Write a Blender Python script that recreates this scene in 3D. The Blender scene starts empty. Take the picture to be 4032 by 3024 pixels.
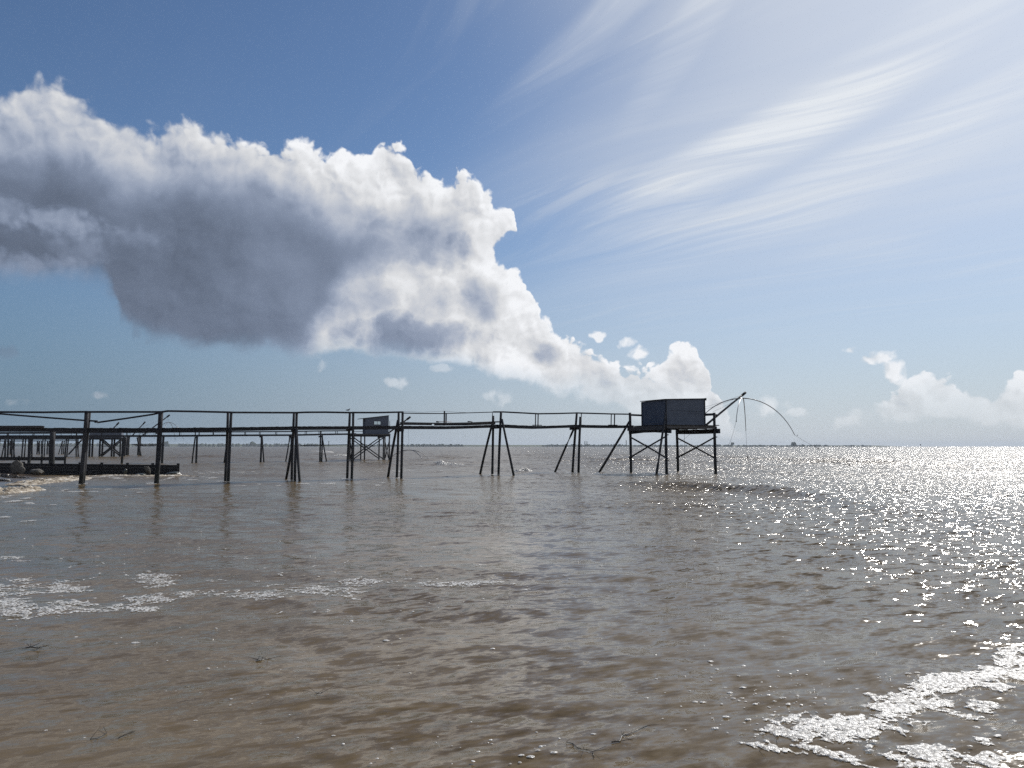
import bpy, bmesh, math, random
import numpy as np
from mathutils import Vector, Matrix

rng = random.Random(7)
nrng = np.random.default_rng(11)
scene = bpy.context.scene
COL = scene.collection
R = math.radians

# ------------------------------------------------------------------ camera
H = 2.2                                  # eye height above the water
FPX, CX, CY, HOR = 3000.0, 2016.0, 1512.0, 1757.0
PITCH = math.atan((HOR - CY) / FPX)
cam_d = bpy.data.cameras.new('camera'); cam = bpy.data.objects.new('camera', cam_d)
COL.objects.link(cam)
cam.location = (0, 0, H)
cam.rotation_euler = (math.pi / 2 + PITCH, 0, 0)
cam_d.sensor_width = 36.0
cam_d.lens = FPX / 4032.0 * 36.0
cam_d.clip_start = 0.1; cam_d.clip_end = 60000.0
scene.camera = cam
scene.render.resolution_x, scene.render.resolution_y = 1024, 768

def ray(px, py):
    dx, dz = (px - CX) / FPX, (CY - py) / FPX
    c, s = math.cos(PITCH), math.sin(PITCH)
    return Vector((dx, c - dz * s, s + dz * c))
def at(px, py, Y):                       # a point of the place, Y metres out from the shore
    d = ray(px, py)
    t = Y / d.y
    return Vector((d.x * t, Y, H + d.z * t))
def on_water(px, py, z=0.0):
    d = ray(px, py)
    t = (z - H) / d.z
    return Vector((d.x * t, d.y * t, z))
def azel(px, py):
    d = ray(px, py).normalized()
    return math.atan2(d.x, d.y), math.asin(d.z)

# ------------------------------------------------------------------ light and exposure
SUN_EL, SUN_AZ = R(38.0), R(40.0)        # azimuth to the right of +Y
vs = scene.view_settings
vs.view_transform = 'Standard'; vs.look = 'None'; vs.gamma = 1.0; vs.exposure = 0.0
vs.use_curve_mapping = False
scene.display_settings.display_device = 'sRGB'
scene.render.engine = 'CYCLES'
cy = scene.cycles
cy.use_denoising = False
cy.use_adaptive_sampling = True; cy.adaptive_threshold = 0.012; cy.adaptive_min_samples = 24
cy.max_bounces = 6; cy.diffuse_bounces = 2; cy.glossy_bounces = 3; cy.transmission_bounces = 2
cy.volume_bounces = 0; cy.transparent_max_bounces = 8
cy.sample_clamp_direct = 0.0; cy.sample_clamp_indirect = 4.0
cy.caustics_reflective = False; cy.caustics_refractive = False

sun_d = bpy.data.lights.new('sun', 'SUN'); sun = bpy.data.objects.new('sun', sun_d)
COL.objects.link(sun)
sun_d.energy = 4.8; sun_d.angle = R(0.53); sun_d.color = (1.0, 0.955, 0.89)
sdir = Vector((math.sin(SUN_AZ) * math.cos(SUN_EL), math.cos(SUN_AZ) * math.cos(SUN_EL), math.sin(SUN_EL)))
sun.rotation_euler = (-sdir).to_track_quat('-Z', 'Y').to_euler()
sun.location = sdir * 100

# ------------------------------------------------------------------ small node language
class NT:
    def __init__(s, tree): s.t = tree
    def new(s, typ, **kw):
        n = s.t.nodes.new(typ)
        for k, v in kw.items(): setattr(n, k, v)
        return n
    def link(s, a, b): s.t.links.new(a, b)
    def put(s, sock, v):
        if isinstance(v, bpy.types.NodeSocket): s.link(v, sock)
        elif v is not None: sock.default_value = v
    def m(s, op, a, b=None, c=None, clamp=False):
        n = s.new('ShaderNodeMath', operation=op); n.use_clamp = clamp
        s.put(n.inputs[0], a); s.put(n.inputs[1], b); s.put(n.inputs[2], c)
        return n.outputs[0]
    def add(s, a, b): return s.m('ADD', a, b)
    def sub(s, a, b): return s.m('SUBTRACT', a, b)
    def mul(s, a, b): return s.m('MULTIPLY', a, b)
    def mx(s, a, b): return s.m('MAXIMUM', a, b)
    def mn(s, a, b): return s.m('MINIMUM', a, b)
    def ss(s, x, lo, hi):                # smoothstep, lo may exceed hi
        n = s.new('ShaderNodeMapRange', interpolation_type='SMOOTHSTEP')
        if isinstance(lo, (int, float)) and isinstance(hi, (int, float)) and lo > hi:
            s.put(n.inputs[0], x); s.put(n.inputs[1], hi); s.put(n.inputs[2], lo)
            n.inputs[3].default_value = 1.0; n.inputs[4].default_value = 0.0
        else:
            s.put(n.inputs[0], x); s.put(n.inputs[1], lo); s.put(n.inputs[2], hi)
        return n.outputs[0]
    def lin(s, x, a, b, c, d):
        n = s.new('ShaderNodeMapRange'); s.put(n.inputs[0], x)
        for i, v in enumerate((a, b, c, d)): s.put(n.inputs[1 + i], v)
        return n.outputs[0]
    def xyz(s, x=0.0, y=0.0, z=0.0):
        n = s.new('ShaderNodeCombineXYZ')
        for i, v in enumerate((x, y, z)): s.put(n.inputs[i], v)
        return n.outputs[0]
    def vm(s, op, a, b=None, scale=None):
        n = s.new('ShaderNodeVectorMath', operation=op)
        s.put(n.inputs[0], a); s.put(n.inputs[1], b)
        if scale is not None: s.put(n.inputs[3], scale)
        return n.outputs[1] if op in ('DOT_PRODUCT', 'LENGTH', 'DISTANCE') else n.outputs[0]
    def noise(s, vec, scale, detail=3.0, rough=0.5, dist=0.0, dim='3D', out=0, lac=2.0, typ=None):
        n = s.new('ShaderNodeTexNoise', noise_dimensions=dim)
        if typ: n.noise_type = typ
        s.put(n.inputs['Vector'], vec); s.put(n.inputs['Scale'], scale)
        s.put(n.inputs['Detail'], detail); s.put(n.inputs['Roughness'], rough)
        s.put(n.inputs['Distortion'], dist); s.put(n.inputs['Lacunarity'], lac)
        return n.outputs[out]
    def vor(s, vec, scale, feature='SMOOTH_F1', rnd=1.0, smooth=0.6, detail=0.0, dim='3D'):
        n = s.new('ShaderNodeTexVoronoi', voronoi_dimensions=dim, feature=feature)
        s.put(n.inputs['Vector'], vec); s.put(n.inputs['Scale'], scale)
        n.inputs['Randomness'].default_value = rnd
        n.inputs['Detail'].default_value = detail
        if 'Smoothness' in n.inputs and feature == 'SMOOTH_F1': n.inputs['Smoothness'].default_value = smooth
        return n.outputs['Distance']
    def curve(s, x, pts):
        n = s.new('ShaderNodeFloatCurve'); c = n.mapping.curves[0]
        n.mapping.use_clip = False
        n.mapping.extend = 'HORIZONTAL'
        c.points[0].location = pts[0]; c.points[-1].location = pts[-1]
        for p in pts[1:-1]: c.points.new(*p)
        for p in c.points: p.handle_type = 'AUTO_CLAMPED'
        n.mapping.update()
        s.put(n.inputs['Value'], x)
        return n.outputs[0]
    def mix(s, f, a, b, blend='MIX'):
        n = s.new('ShaderNodeMix', data_type='RGBA', blend_type=blend)
        s.put(n.inputs[0], f); s.put(n.inputs[6], a); s.put(n.inputs[7], b)
        return n.outputs[2]
    def ramp(s, f, stops):
        n = s.new('ShaderNodeValToRGB'); e = n.color_ramp.elements
        while len(e) < len(stops): e.new(0.5)
        for el, (p, c) in zip(e, stops):
            el.position = p; el.color = (c[0], c[1], c[2], 1.0)
        s.put(n.inputs[0], f)
        return n.outputs[0]

# ------------------------------------------------------------------ sky
world = bpy.data.worlds.new('World'); scene.world = world
world.use_nodes = True
wt = world.node_tree; wt.nodes.clear(); W = NT(wt)
SKY_STR = 0.085
wout = W.new('ShaderNodeOutputWorld'); wbg = W.new('ShaderNodeBackground')
wbg.inputs['Strength'].default_value = SKY_STR
W.link(wbg.outputs[0], wout.inputs[0])
sky = W.new('ShaderNodeTexSky', sky_type='NISHITA')
sky.sun_disc = False
sky.sun_elevation = SUN_EL; sky.sun_rotation = SUN_AZ
sky.altitude = 0.0; sky.air_density = 1.0; sky.dust_density = 0.45; sky.ozone_density = 1.7

def build_clouds(W, skycol):
    tc = W.new('ShaderNodeTexCoord')
    dirv = W.vm('NORMALIZE', tc.outputs['Generated'])
    sp = W.new('ShaderNodeSeparateXYZ'); W.link(dirv, sp.inputs[0])
    dx, dy, dz = sp.outputs
    az = W.m('ARCTAN2', dx, dy)
    el = W.m('ARCSINE', dz)
    K = 1.0 / SKY_STR
    P = 1.0 / FPX                         # one photograph pixel, in radians
    # --- cirrus: a high layer of streaks, drawn out along one wind direction
    zz = W.mx(dz, 0.035)
    pxp, pyp = W.m('DIVIDE', dx, zz), W.m('DIVIDE', dy, zz)
    ca, sa = math.cos(R(-36.5)), math.sin(R(-36.5))
    along = W.add(W.mul(pxp, sa), W.mul(pyp, ca))
    across = W.sub(W.mul(pxp, ca), W.mul(pyp, sa))
    wob = W.noise(W.xyz(W.mul(along, 0.35), W.mul(across, 0.5), 3.3), 1.0, 2.0, 0.5, dim='2D')
    across2 = W.add(across, W.mul(W.sub(wob, 0.5), 1.1))
    st1 = W.noise(W.xyz(W.mul(along, 0.28), W.mul(across2, 2.3), 1.7), 1.0, 5.0, 0.62, dim='2D')
    st2 = W.noise(W.xyz(W.mul(along, 0.8), W.mul(across2, 8.0), 8.1), 1.0, 4.0, 0.6, dim='2D')
    patch = W.noise(W.xyz(W.mul(along, 0.55), W.mul(across, 0.8), 5.5), 1.0, 1.0, 0.5, dim='2D')
    veil_side = W.ss(W.add(az, W.mul(W.sub(wob, 0.5), 0.45)), R(-14), R(20))
    c_soft = W.mul(W.mul(W.ss(st1, 0.38, 0.74), W.lin(patch, 0.3, 0.7, 0.35, 1.25)), 0.80)
    c_fine = W.mul(W.mul(W.ss(st2, 0.46, 0.72), W.ss(patch, 0.40, 0.60)), 0.72)
    # denser bundles of fibres, each lying along the same wind
    st3 = W.noise(W.xyz(W.mul(along, 0.9), W.mul(across2, 15.0), 2.1), 1.0, 4.0, 0.62, dim='2D')
    bun = None
    for (px, py, rx, ry, rot, w) in [(3000, 560, 820, 120, 18, .72), (3620, 520, 900, 80, 17, .42), (2280, 170, 560, 95, 35, .42), (2480, 905, 480, 60, 18, .5), (3000, 860, 1200, 120, 15, .34), (2720, 120, 480, 95, 48, .28), (3500, 250, 900, 130, 22, .25)]:
        a0, e0 = azel(px, py); ra = R(rot)
        ga, ge = W.sub(az, a0), W.sub(el, e0)
        u_ = W.mul(W.add(W.mul(ga, math.cos(ra)), W.mul(ge, math.sin(ra))), 1.0 / (rx * P))
        v_ = W.mul(W.sub(W.mul(ge, math.cos(ra)), W.mul(ga, math.sin(ra))), 1.0 / (ry * P))
        q_ = W.mul(W.ss(W.add(W.mul(u_, u_), W.mul(v_, v_)), 1.1, 0.0), w)
        bun = q_ if bun is None else W.mx(bun, q_)
    c_bun = W.mul(bun, W.add(0.30, W.mul(W.ss(st3, 0.28, 0.74), 0.70)))
    veil = W.add(W.mul(veil_side, 0.56), W.mul(c_bun, 0.62))
    cir = W.mul(W.add(W.add(W.mul(c_soft, 0.40), W.mul(c_fine, 0.45)), veil), W.add(0.04, W.mul(veil_side, 0.96)))
    cir = W.mul(cir, W.ss(el, R(4.0), R(21.0)))
    cir = W.mn(cir, 0.94)
    sdot = W.vm('DOT_PRODUCT', dirv, tuple(sdir))
    glow = W.m('POWER', W.mx(sdot, 0.0), 6.0)
    cb = W.add(0.72, W.mul(glow, 0.10))
    cb = W.add(cb, W.mul(c_bun, 0.10))
    cirrus_col = W.vm('SCALE', W.xyz(W.mul(cb, 0.95), W.mul(cb, 0.99), W.mul(cb, 1.035)), scale=K)
    # --- cumulus bank: height profile of tops and bases round the horizon
    A0, A1 = R(-60), R(60)
    def ax(px): return (azel(px, HOR)[0] - A0) / (A1 - A0)
    def ev(px, py): return azel(px, py)[1]
    ES = R(60)                            # curve y: elevation / ES
    def prof(pts): return [(0.0, ev(*pts[0]) / ES)] + [(ax(x), ev(x, y) / ES) for x, y in pts] + [(1.0, ev(*pts[-1]) / ES)]
    top_pts = [(-700, 420), (-300, 330), (0, 350), (60, 320), (180, 325), (300, 400), (400, 465), (480, 490), (560, 470), (690, 465), (780, 510),
        (900, 545), (1050, 565), (1170, 535), (1260, 585), (1400, 600), (1490, 565), (1580, 600), (1640, 670), (1720, 665),
        (1810, 665), (1890, 715), (1960, 775), (2010, 815), (2030, 930), (2045, 1055), (2080, 1105), (2100, 1200), (2190, 1268), (2290, 1345),
        (2390, 1415), (2480, 1465), (2570, 1480), (2640, 1455), (2690, 1365), (2745, 1365), (2785, 1430), (2800, 1505),
        (2850, 1590), (2920, 1690), (3000, 1730), (3240, 1735), (3320, 1640), (3400, 1600), (3480, 1570), (3570, 1500), (3650, 1490), (3720, 1490),
        (3800, 1535), (3900, 1560), (3990, 1545), (4060, 1490), (4200, 1520), (4500, 1600)]
    bot_pts = [(-700, 1150), (-200, 1110), (0, 1112), (340, 1115), (400, 1165), (445, 1285), (550, 1335), (650, 1360), (760, 1380), (900, 1392),
        (1000, 1400), (1150, 1410), (1300, 1400), (1450, 1400), (1600, 1420), (1750, 1440), (1900, 1470), (2000, 1505), (2150, 1530),
        (2300, 1575), (2450, 1625), (2650, 1680), (2850, 1715), (3000, 1725), (3300, 1670), (3600, 1665), (4032, 1680), (4500, 1690)]
    gt_pts = [(-700, 620), (0, 585), (150, 590), (300, 640), (420, 700), (560, 700), (700, 705), (850, 735), (1000, 745), (1120, 775), (1230, 840),
        (1320, 880), (1450, 900), (1580, 890), (1700, 880), (1790, 900), (1850, 980), (1900, 1300), (2200, 1700)]
    gb_pts = [(-700, 1500), (1130, 1500), (1220, 1400), (1310, 1240), (1390, 1130), (1500, 1080), (1620, 1060), (1720, 1030), (1810, 990), (1900, 950), (2200, 900)]
    # domain warp, then two sizes of billow
    base = W.xyz(az, el, 0.0)
    w1 = W.noise(base, 13.0, 4.0, 0.62, out=1, dim='2D')
    w1s = W.new('ShaderNodeSeparateXYZ'); W.link(w1, w1s.inputs[0])
    wa = W.add(az, W.mul(W.sub(w1s.outputs[0], 0.5), 120 * P))
    we = W.add(el, W.mul(W.sub(w1s.outputs[1], 0.5), 95 * P))
    ua = W.add(az, W.mul(W.sub(w1s.outputs[0], 0.5), 95 * P)); ue = W.add(el, W.mul(W.sub(w1s.outputs[2], 0.5), 95 * P))
    def lump(sx, sy):
        v = W.xyz(W.add(wa, sx * P), W.add(we, sy * P), 0.0)
        return W.add(W.noise(v, 13.0, 2.0, 0.5, dim='2D'), W.mul(W.sub(0.42, W.vor(v, 23.0, feature='F1', dim='2D')), 0.62))
    def fine(sx, sy):
        v = W.xyz(W.add(ua, sx * P), W.add(ue, sy * P), 0.0)
        return W.add(W.noise(v, 64.0, 4.0, 0.52, dim='2D'), W.mul(W.sub(0.42, W.vor(v, 54.0, feature='F1', dim='2D', detail=1.0)), 0.62))
    l0, l1 = lump(0, 0), lump(55, 65)
    f0, f1 = fine(0, 0), fine(15, 18)
    p0 = W.add(W.mul(W.sub(l0, 0.5), 1.5), W.mul(W.sub(f0, 0.5), 1.1))
    x01 = W.lin(wa, A0, A1, 0.0, 1.0)
    top = W.mul(W.curve(x01, prof(top_pts)), ES)
    bot = W.mul(W.curve(x01, prof(bot_pts)), ES)
    gt = W.add(W.mul(W.curve(x01, prof(gt_pts)), ES), 85 * P)
    gb = W.mul(W.curve(x01, prof(gb_pts)), ES)
    d_top = W.sub(top, we); d_bot = W.sub(we, bot)
    sd = W.add(W.m('SMOOTH_MIN', d_top, W.mul(d_bot, 0.7), 60 * P), W.mul(p0, W.add(14 * P, W.mul(W.ss(d_bot, 0.0, 190 * P), W.add(36 * P, W.mul(W.ss(az, R(0), R(8)), 26 * P))))))
    soft_left = W.ss(az, R(-10), R(-36))
    width = W.add(17 * P, W.mul(soft_left, 34 * P))
    a_main = W.ss(W.m('DIVIDE', sd, width), -0.4, 1.0)
    a0, e0 = azel(2030, 985)
    qx = W.mul(W.sub(wa, a0), 1.0 / (85 * P)); qy = W.mul(W.sub(we, e0), 1.0 / (75 * P))
    a_main = W.mul(a_main, W.ss(W.add(W.add(W.mul(qx, qx), W.mul(qy, qy)), W.mul(p0, 0.5)), 0.75, 1.1))
    # bases and far clouds melt into the haze
    melt = W.mul(W.ss(d_bot, -25 * P, W.add(85 * P, W.mul(W.ss(az, R(2), R(12)), 150 * P))), 1.0)
    a_main = W.mul(a_main, W.add(0.25, W.mul(melt, 0.75)))
    # cloudlets
    lets = [(555, 1322, 66, 36, .55), (1010, 1360, 95, 48, .75), (370, 1548, 50, 18, .35), (1560, 1515, 85, 26, .38), (25, 1385, 45, 30, .35),
        (40, 1585, 36, 20, .28), (2368, 1318, 27, 22, .9), (2480, 1350, 34, 26, .95), (2520, 1385, 42, 34, .95), (1965, 1562, 62, 40, .36), (1740, 1465, 45, 22, .3),
        (3010, 1590, 90, 42, .5), (3128, 1630, 62, 22, .35), (1270, 1440, 40, 34, .45), (3350, 1378, 60, 16, .75), (3455, 1395, 70, 30, .85),
        (3520, 1455, 60, 46, .9), (3560, 1500, 40, 30, .7)]
    acc = None
    for (px, py, rx, ry, w) in lets:
        a0, e0 = azel(px, py)
        qx = W.mul(W.sub(wa, a0), 1.0 / (rx * P)); qy = W.mul(W.sub(we, e0), 1.0 / (ry * P))
        q = W.sub(1.0, W.add(W.mul(qx, qx), W.mul(qy, qy)))
        q = W.mul(W.ss(W.add(q, W.mul(p0, 1.3)), 0.0, 1.1), w)
        acc = q if acc is None else W.mx(acc, q)
    alpha = W.mx(a_main, acc)
    # scattered fair-weather cumulus for the rest of the sky, behind and beside the view
    far = W.ss(W.m('ABSOLUTE', az), R(52), R(75))
    gen = W.noise(W.xyz(W.mul(dx, 3.0), W.mul(dy, 3.0), W.mul(dz, 7.0)), 1.0, 6.0, 0.55)
    gen = W.mul(W.mul(W.ss(gen, 0.56, 0.70), far), W.mul(W.ss(el, R(2), R(12)), W.ss(el, R(60), R(30))))
    alpha = W.mx(alpha, W.mul(gen, 0.9))
    # --- light in the clouds: white sunlit rim, grey thick underside
    wn = W.mul(p0, 32 * P)
    g_top = W.ss(W.add(W.sub(gt, we), wn), -95 * P, 210 * P)
    g_bot = W.ss(W.add(W.sub(we, gb), wn), -110 * P, 170 * P)
    grey = W.mul(g_top, g_bot)
    for (px, py, rx, ry, w) in [(1600, 1320, 350, 105, .85), (1890, 1180, 130, 100, .50), (1700, 1200, 150, 110, .40), (2120, 1385, 95, 62, .60), (1580, 960, 300, 125, .78), (1400, 1170, 190, 130, .50), (1780, 960, 150, 90, .35)]:
        a0, e0 = azel(px, py)
        qx = W.mul(W.sub(wa, a0), 1.0 / (rx * P)); qy = W.mul(W.sub(we, e0), 1.0 / (ry * P))
        q = W.sub(1.0, W.add(W.mul(qx, qx), W.mul(qy, qy)))
        grey = W.mx(grey, W.mul(W.ss(W.add(q, W.mul(p0, 0.6)), -0.35, 0.95), w))
    for (px, py, rx, ry, w) in [(60, 840, 330, 60, .20), (350, 900, 240, 60, .10), (120, 1060, 240, 70, .20), (300, 1000, 120, 70, .10)]:
        a0, e0 = azel(px, py)
        qx = W.mul(W.sub(wa, a0), 1.0 / (rx * P)); qy = W.mul(W.sub(we, e0), 1.0 / (ry * P))
        q = W.sub(1.0, W.add(W.mul(qx, qx), W.mul(qy, qy)))
        grey = W.mul(grey, W.sub(1.0, W.mul(W.ss(W.add(q, W.mul(p0, 0.8)), -0.2, 0.9), w)))
    slope = W.add(W.mul(W.sub(l0, l1), 0.36), W.mul(W.sub(f0, f1), 0.20))
    lit = W.mul(slope, W.sub(1.0, W.mul(grey, 0.90)))
    lobes = None
    for (px, py, r_, w) in [(1985, 1190, 135, .17), (1650, 1240, 190, .13), (2130, 1330, 100, .15), (2260, 1440, 105, .13), (2420, 1510, 90, .12), (2720, 1430, 80, .14),
                            (1900, 900, 150, .14), (1680, 800, 150, .11), (1450, 760, 140, .09), (1150, 680, 150, .08), (650, 600, 170, .07), (3560, 1470, 90, .1), (3700, 1580, 110, .1)]:
        a0, e0 = azel(px, py)
        qx = W.mul(W.sub(wa, a0), 1.0 / (r_ * P)); qy = W.mul(W.sub(we, e0), 1.0 / (r_ * P))
        q = W.ss(W.add(W.add(W.mul(qx, qx), W.mul(qy, qy)), W.mul(p0, -0.35)), 1.15, 0.25)
        t = W.mul(q, W.mul(W.add(W.mul(qx, 0.6), W.mul(qy, 0.75)), w))
        lobes = t if lobes is None else W.add(lobes, t)
    lit = W.add(lit, lobes)
    big = W.noise(base, 7.0, 2.0, 0.5, dim='2D')
    rightness = W.ss(az, R(-34), R(0))
    white = W.add(0.60, W.mul(rightness, 0.20))
    dark = W.add(0.178, W.add(W.mul(W.ss(az, R(-30), R(-4)), 0.085), W.mul(W.sub(big, 0.5), 0.12)))
    rim = W.mul(W.ss(sd, 60 * P, 0.0), W.mul(W.sub(1.0, grey), 0.10))
    lum = W.add(W.add(W.mul(white, W.sub(1.0, grey)), W.mul(dark, grey)), W.add(lit, rim))
    lum = W.mn(W.mx(lum, 0.13), 0.93)
    tint = W.ss(lum, 0.15, 0.75)
    ccol = W.xyz(W.mul(lum, W.lin(tint, 0, 1, 0.79, 0.985)), W.mul(lum, W.lin(tint, 0, 1, 0.98, 1.0)), W.mul(lum, W.lin(tint, 0, 1, 1.38, 1.03)))
    ccol = W.vm('SCALE', ccol, scale=K)
    # --- put together
    hz = W.mul(W.ss(el, R(20), R(-3.5)), 0.95)             # pale air low down
    hr = W.ss(az, R(-42), R(18))
    hcol = W.vm('SCALE', W.xyz(W.lin(hr, 0, 1, 0.105, 0.52), W.lin(hr, 0, 1, 0.185, 0.575), W.lin(hr, 0, 1, 0.29, 0.655)), scale=K)
    out = W.mix(hz, skycol, hcol)
    out = W.mix(cir, out, cirrus_col)
    out = W.mix(W.mn(alpha, 1.0), out, ccol)
    return out
SKYTINT = (0.74, 0.86, 1.00, 1)
skyc = W.mix(1.0, sky.outputs[0], SKYTINT, 'MULTIPLY')
W.link(build_clouds(W, skyc), wbg.inputs['Color'])
world.cycles.sampling_method = 'MANUAL'; world.cycles.sample_map_resolution = 512

# ------------------------------------------------------------------ materials
def new_mat(name):
    m = bpy.data.materials.new(name); m.use_nodes = True
    t = m.node_tree; t.nodes.clear(); n = NT(t)
    out = n.new('ShaderNodeOutputMaterial'); b = n.new('ShaderNodeBsdfPrincipled')
    n.link(b.outputs[0], out.inputs[0])
    return m, n, b
def geo_pos(n): return n.new('ShaderNodeNewGeometry').outputs['Position']
def bump(n, b, h, strength, dist):
    k = n.new('ShaderNodeBump'); k.inputs['Strength'].default_value = strength
    k.inputs['Distance'].default_value = dist
    n.link(h, k.inputs['Height']); n.link(k.outputs[0], b.inputs['Normal'])

def timber(name, dark, light, wet=True, stretch=(9, 9, 1.2), rough=0.85):
    m, n, b = new_mat(name)
    p = geo_pos(n)
    oi = n.new('ShaderNodeObjectInfo').outputs['Random']
    v = n.vm('MULTIPLY', p, tuple(stretch))
    g = n.noise(v, 3.0, 5.0, 0.62)
    big = n.noise(p, 1.3, 3.0, 0.55)
    f = n.add(n.mul(g, 0.55), n.add(n.mul(big, 0.35), n.mul(oi, 0.25 if wet or 'hut' not in name else 0.08)))
    c = n.ramp(f, [(0.30, dark), (0.78, light)])
    if wet:                               # weed and wet below the tide mark
        sp = n.new('ShaderNodeSeparateXYZ'); n.link(p, sp.inputs[0])
        tide = n.ss(n.add(sp.outputs[2], n.mul(n.sub(big, 0.5), 1.3)), 0.55, 1.05)
        c = n.mix(tide, (0.014, 0.015, 0.014, 1), c)
        n.put(b.inputs['Roughness'], n.lin(tide, 0, 1, 0.45, rough))
    else:
        b.inputs['Roughness'].default_value = rough
    n.put(b.inputs['Base Color'], c)
    b.inputs['Specular IOR Level'].default_value = 0.25
    bump(n, b, g, 0.6, 0.012)
    return m
M = {}
M['pile'] = timber('weathered_pile', (0.015, 0.016, 0.021), (0.046, 0.047, 0.053))
M['beam'] = timber('weathered_beam', (0.014, 0.015, 0.020), (0.042, 0.043, 0.050), wet=False, stretch=(1.2, 1.2, 9))
M['plank'] = timber('deck_plank', (0.020, 0.020, 0.024), (0.070, 0.067, 0.066), wet=False, stretch=(3, 3, 3))
M['board'] = timber('hut_board', (0.078, 0.092, 0.122), (0.135, 0.155, 0.20), wet=False, stretch=(1, 1, 14))
M['fascia'] = timber('platform_fascia', (0.050, 0.050, 0.054), (0.125, 0.12, 0.118), wet=False, stretch=(1, 1, 6))
M['groyne'] = timber('groyne_board', (0.009, 0.009, 0.011), (0.026, 0.025, 0.026), wet=False, stretch=(1, 1, 7), rough=0.7)

def plain(name, col, rough=0.6, spec=0.5, metallic=0.0, nscale=None, var=0.25):
    m, n, b = new_mat(name)
    if nscale:
        f = n.noise(geo_pos(n), nscale, 4.0, 0.6)
        lo = tuple(c * (1 - var) for c in col); hi = tuple(min(1, c * (1 + var)) for c in col)
        n.put(b.inputs['Base Color'], n.ramp(f, [(0.3, lo), (0.7, hi)]))
    else: b.inputs['Base Color'].default_value = (*col, 1)
    b.inputs['Roughness'].default_value = rough; b.inputs['Specular IOR Level'].default_value = spec
    b.inputs['Metallic'].default_value = metallic
    return m
M['rope'] = plain('rope', (0.045, 0.045, 0.05), 0.9, 0.2)
M['steel'] = plain('galvanised_tube', (0.16, 0.16, 0.17), 0.35, 0.5, 0.6, 14.0)
M['mast'] = plain('net_mast', (0.035, 0.035, 0.042), 0.6, 0.4, 0.0, 5.0)
M['roof'] = plain('roof_sheet', (0.045, 0.045, 0.05), 0.6, 0.4, 0.0, 3.0)
M['glass'] = plain('window_glass', (0.02, 0.022, 0.025), 0.06, 0.8)
m, n, b = new_mat('clear_pane'); M['pane'] = m
tb = n.new('ShaderNodeBsdfTransparent'); tb.inputs[0].default_value = (0.9, 0.93, 0.92, 1); ms = n.new('ShaderNodeMixShader'); ms.inputs[0].default_value = 0.1
b.inputs['Roughness'].default_value = 0.05; b.inputs['Base Color'].default_value = (0.3, 0.32, 0.32, 1)
n.link(tb.outputs[0], ms.inputs[1]); n.link(b.outputs[0], ms.inputs[2])
n.link(ms.outputs[0], [k for k in m.node_tree.nodes if k.type == 'OUTPUT_MATERIAL'][0].inputs[0])
M['black'] = plain('black_cork', (0.012, 0.012, 0.013), 0.7, 0.3)
M['weed'] = plain('wet_weed', (0.018, 0.015, 0.010), 0.4, 0.5, 0.0, 9.0, 0.5)
M['red_pole'] = plain('faded_red_pole', (0.16, 0.05, 0.04), 0.6, 0.4)
M['stone'] = plain('shore_rock', (0.085, 0.08, 0.072), 0.75, 0.35, 0.0, 5.0, 0.6)
M['wet_stone'] = plain('wet_shore_rock', (0.045, 0.05, 0.045), 0.35, 0.5, 0.0, 6.0, 0.6)
M['gull_grey'] = plain('gull_grey', (0.10, 0.10, 0.11), 0.8, 0.2)
M['gull_white'] = plain('gull_white', (0.5, 0.5, 0.5), 0.8, 0.2)
M['far_land'] = plain('far_land', (0.075, 0.085, 0.055), 0.9, 0.1, 0.0, 0.004, 0.35)
M['far_tree'] = plain('far_tree', (0.045, 0.06, 0.035), 0.9, 0.1, 0.0, 0.02, 0.45)
M['far_wall'] = plain('far_wall', (0.30, 0.29, 0.27), 0.9, 0.1)

# foam
def foam_mat(name, floor, lo, hi):
    m, n, b = new_mat(name)
    p = geo_pos(n)
    f = n.noise(p, 60.0, 4.0, 0.7)
    n.put(b.inputs['Base Color'], n.ramp(f, [(0.3, (0.46, 0.45, 0.43)), (0.65, (0.70, 0.695, 0.68))]))
    b.inputs['Roughness'].default_value = 0.4; b.inputs['Specular IOR Level'].default_value = 0.6
    bump(n, b, n.add(n.vor(p, 85.0, feature='F1', dim='3D'), f), 0.45, 0.012)
    ha = n.noise(p, 13.0, 4.0, 0.6); hb = n.vor(p, 30.0, feature='F1', dim='3D')
    cover = n.mul(n.ss(ha, lo, hi), n.ss(hb, 0.66, 0.40))        # open holes between the bubbles
    tb = n.new('ShaderNodeBsdfTransparent'); ms = n.new('ShaderNodeMixShader')
    n.put(ms.inputs[0], n.add(floor, n.mul(cover, 0.97 - floor))); n.link(tb.outputs[0], ms.inputs[1]); n.link(b.outputs[0], ms.inputs[2])
    n.link(ms.outputs[0], [k for k in m.node_tree.nodes if k.type == 'OUTPUT_MATERIAL'][0].inputs[0])
    return m
M['foam'] = foam_mat('foam', 0.45, 0.26, 0.44)
M['foam_thin'] = foam_mat('thin_foam', 0.12, 0.30, 0.50)
m, n, b = new_mat('surf_foam'); M['surf'] = m
p = geo_pos(n)
f = n.noise(n.vm('MULTIPLY', p, (1, 1, 1.5)), 2.6, 6.0, 0.68, dist=0.8)
n.put(b.inputs['Base Color'], n.ramp(f, [(0.42, (0.13, 0.10, 0.066)), (0.53, (0.34, 0.29, 0.22)), (0.64, (0.60, 0.58, 0.54))]))
b.inputs['Roughness'].default_value = 0.5
bump(n, b, f, 0.8, 0.12)

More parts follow.
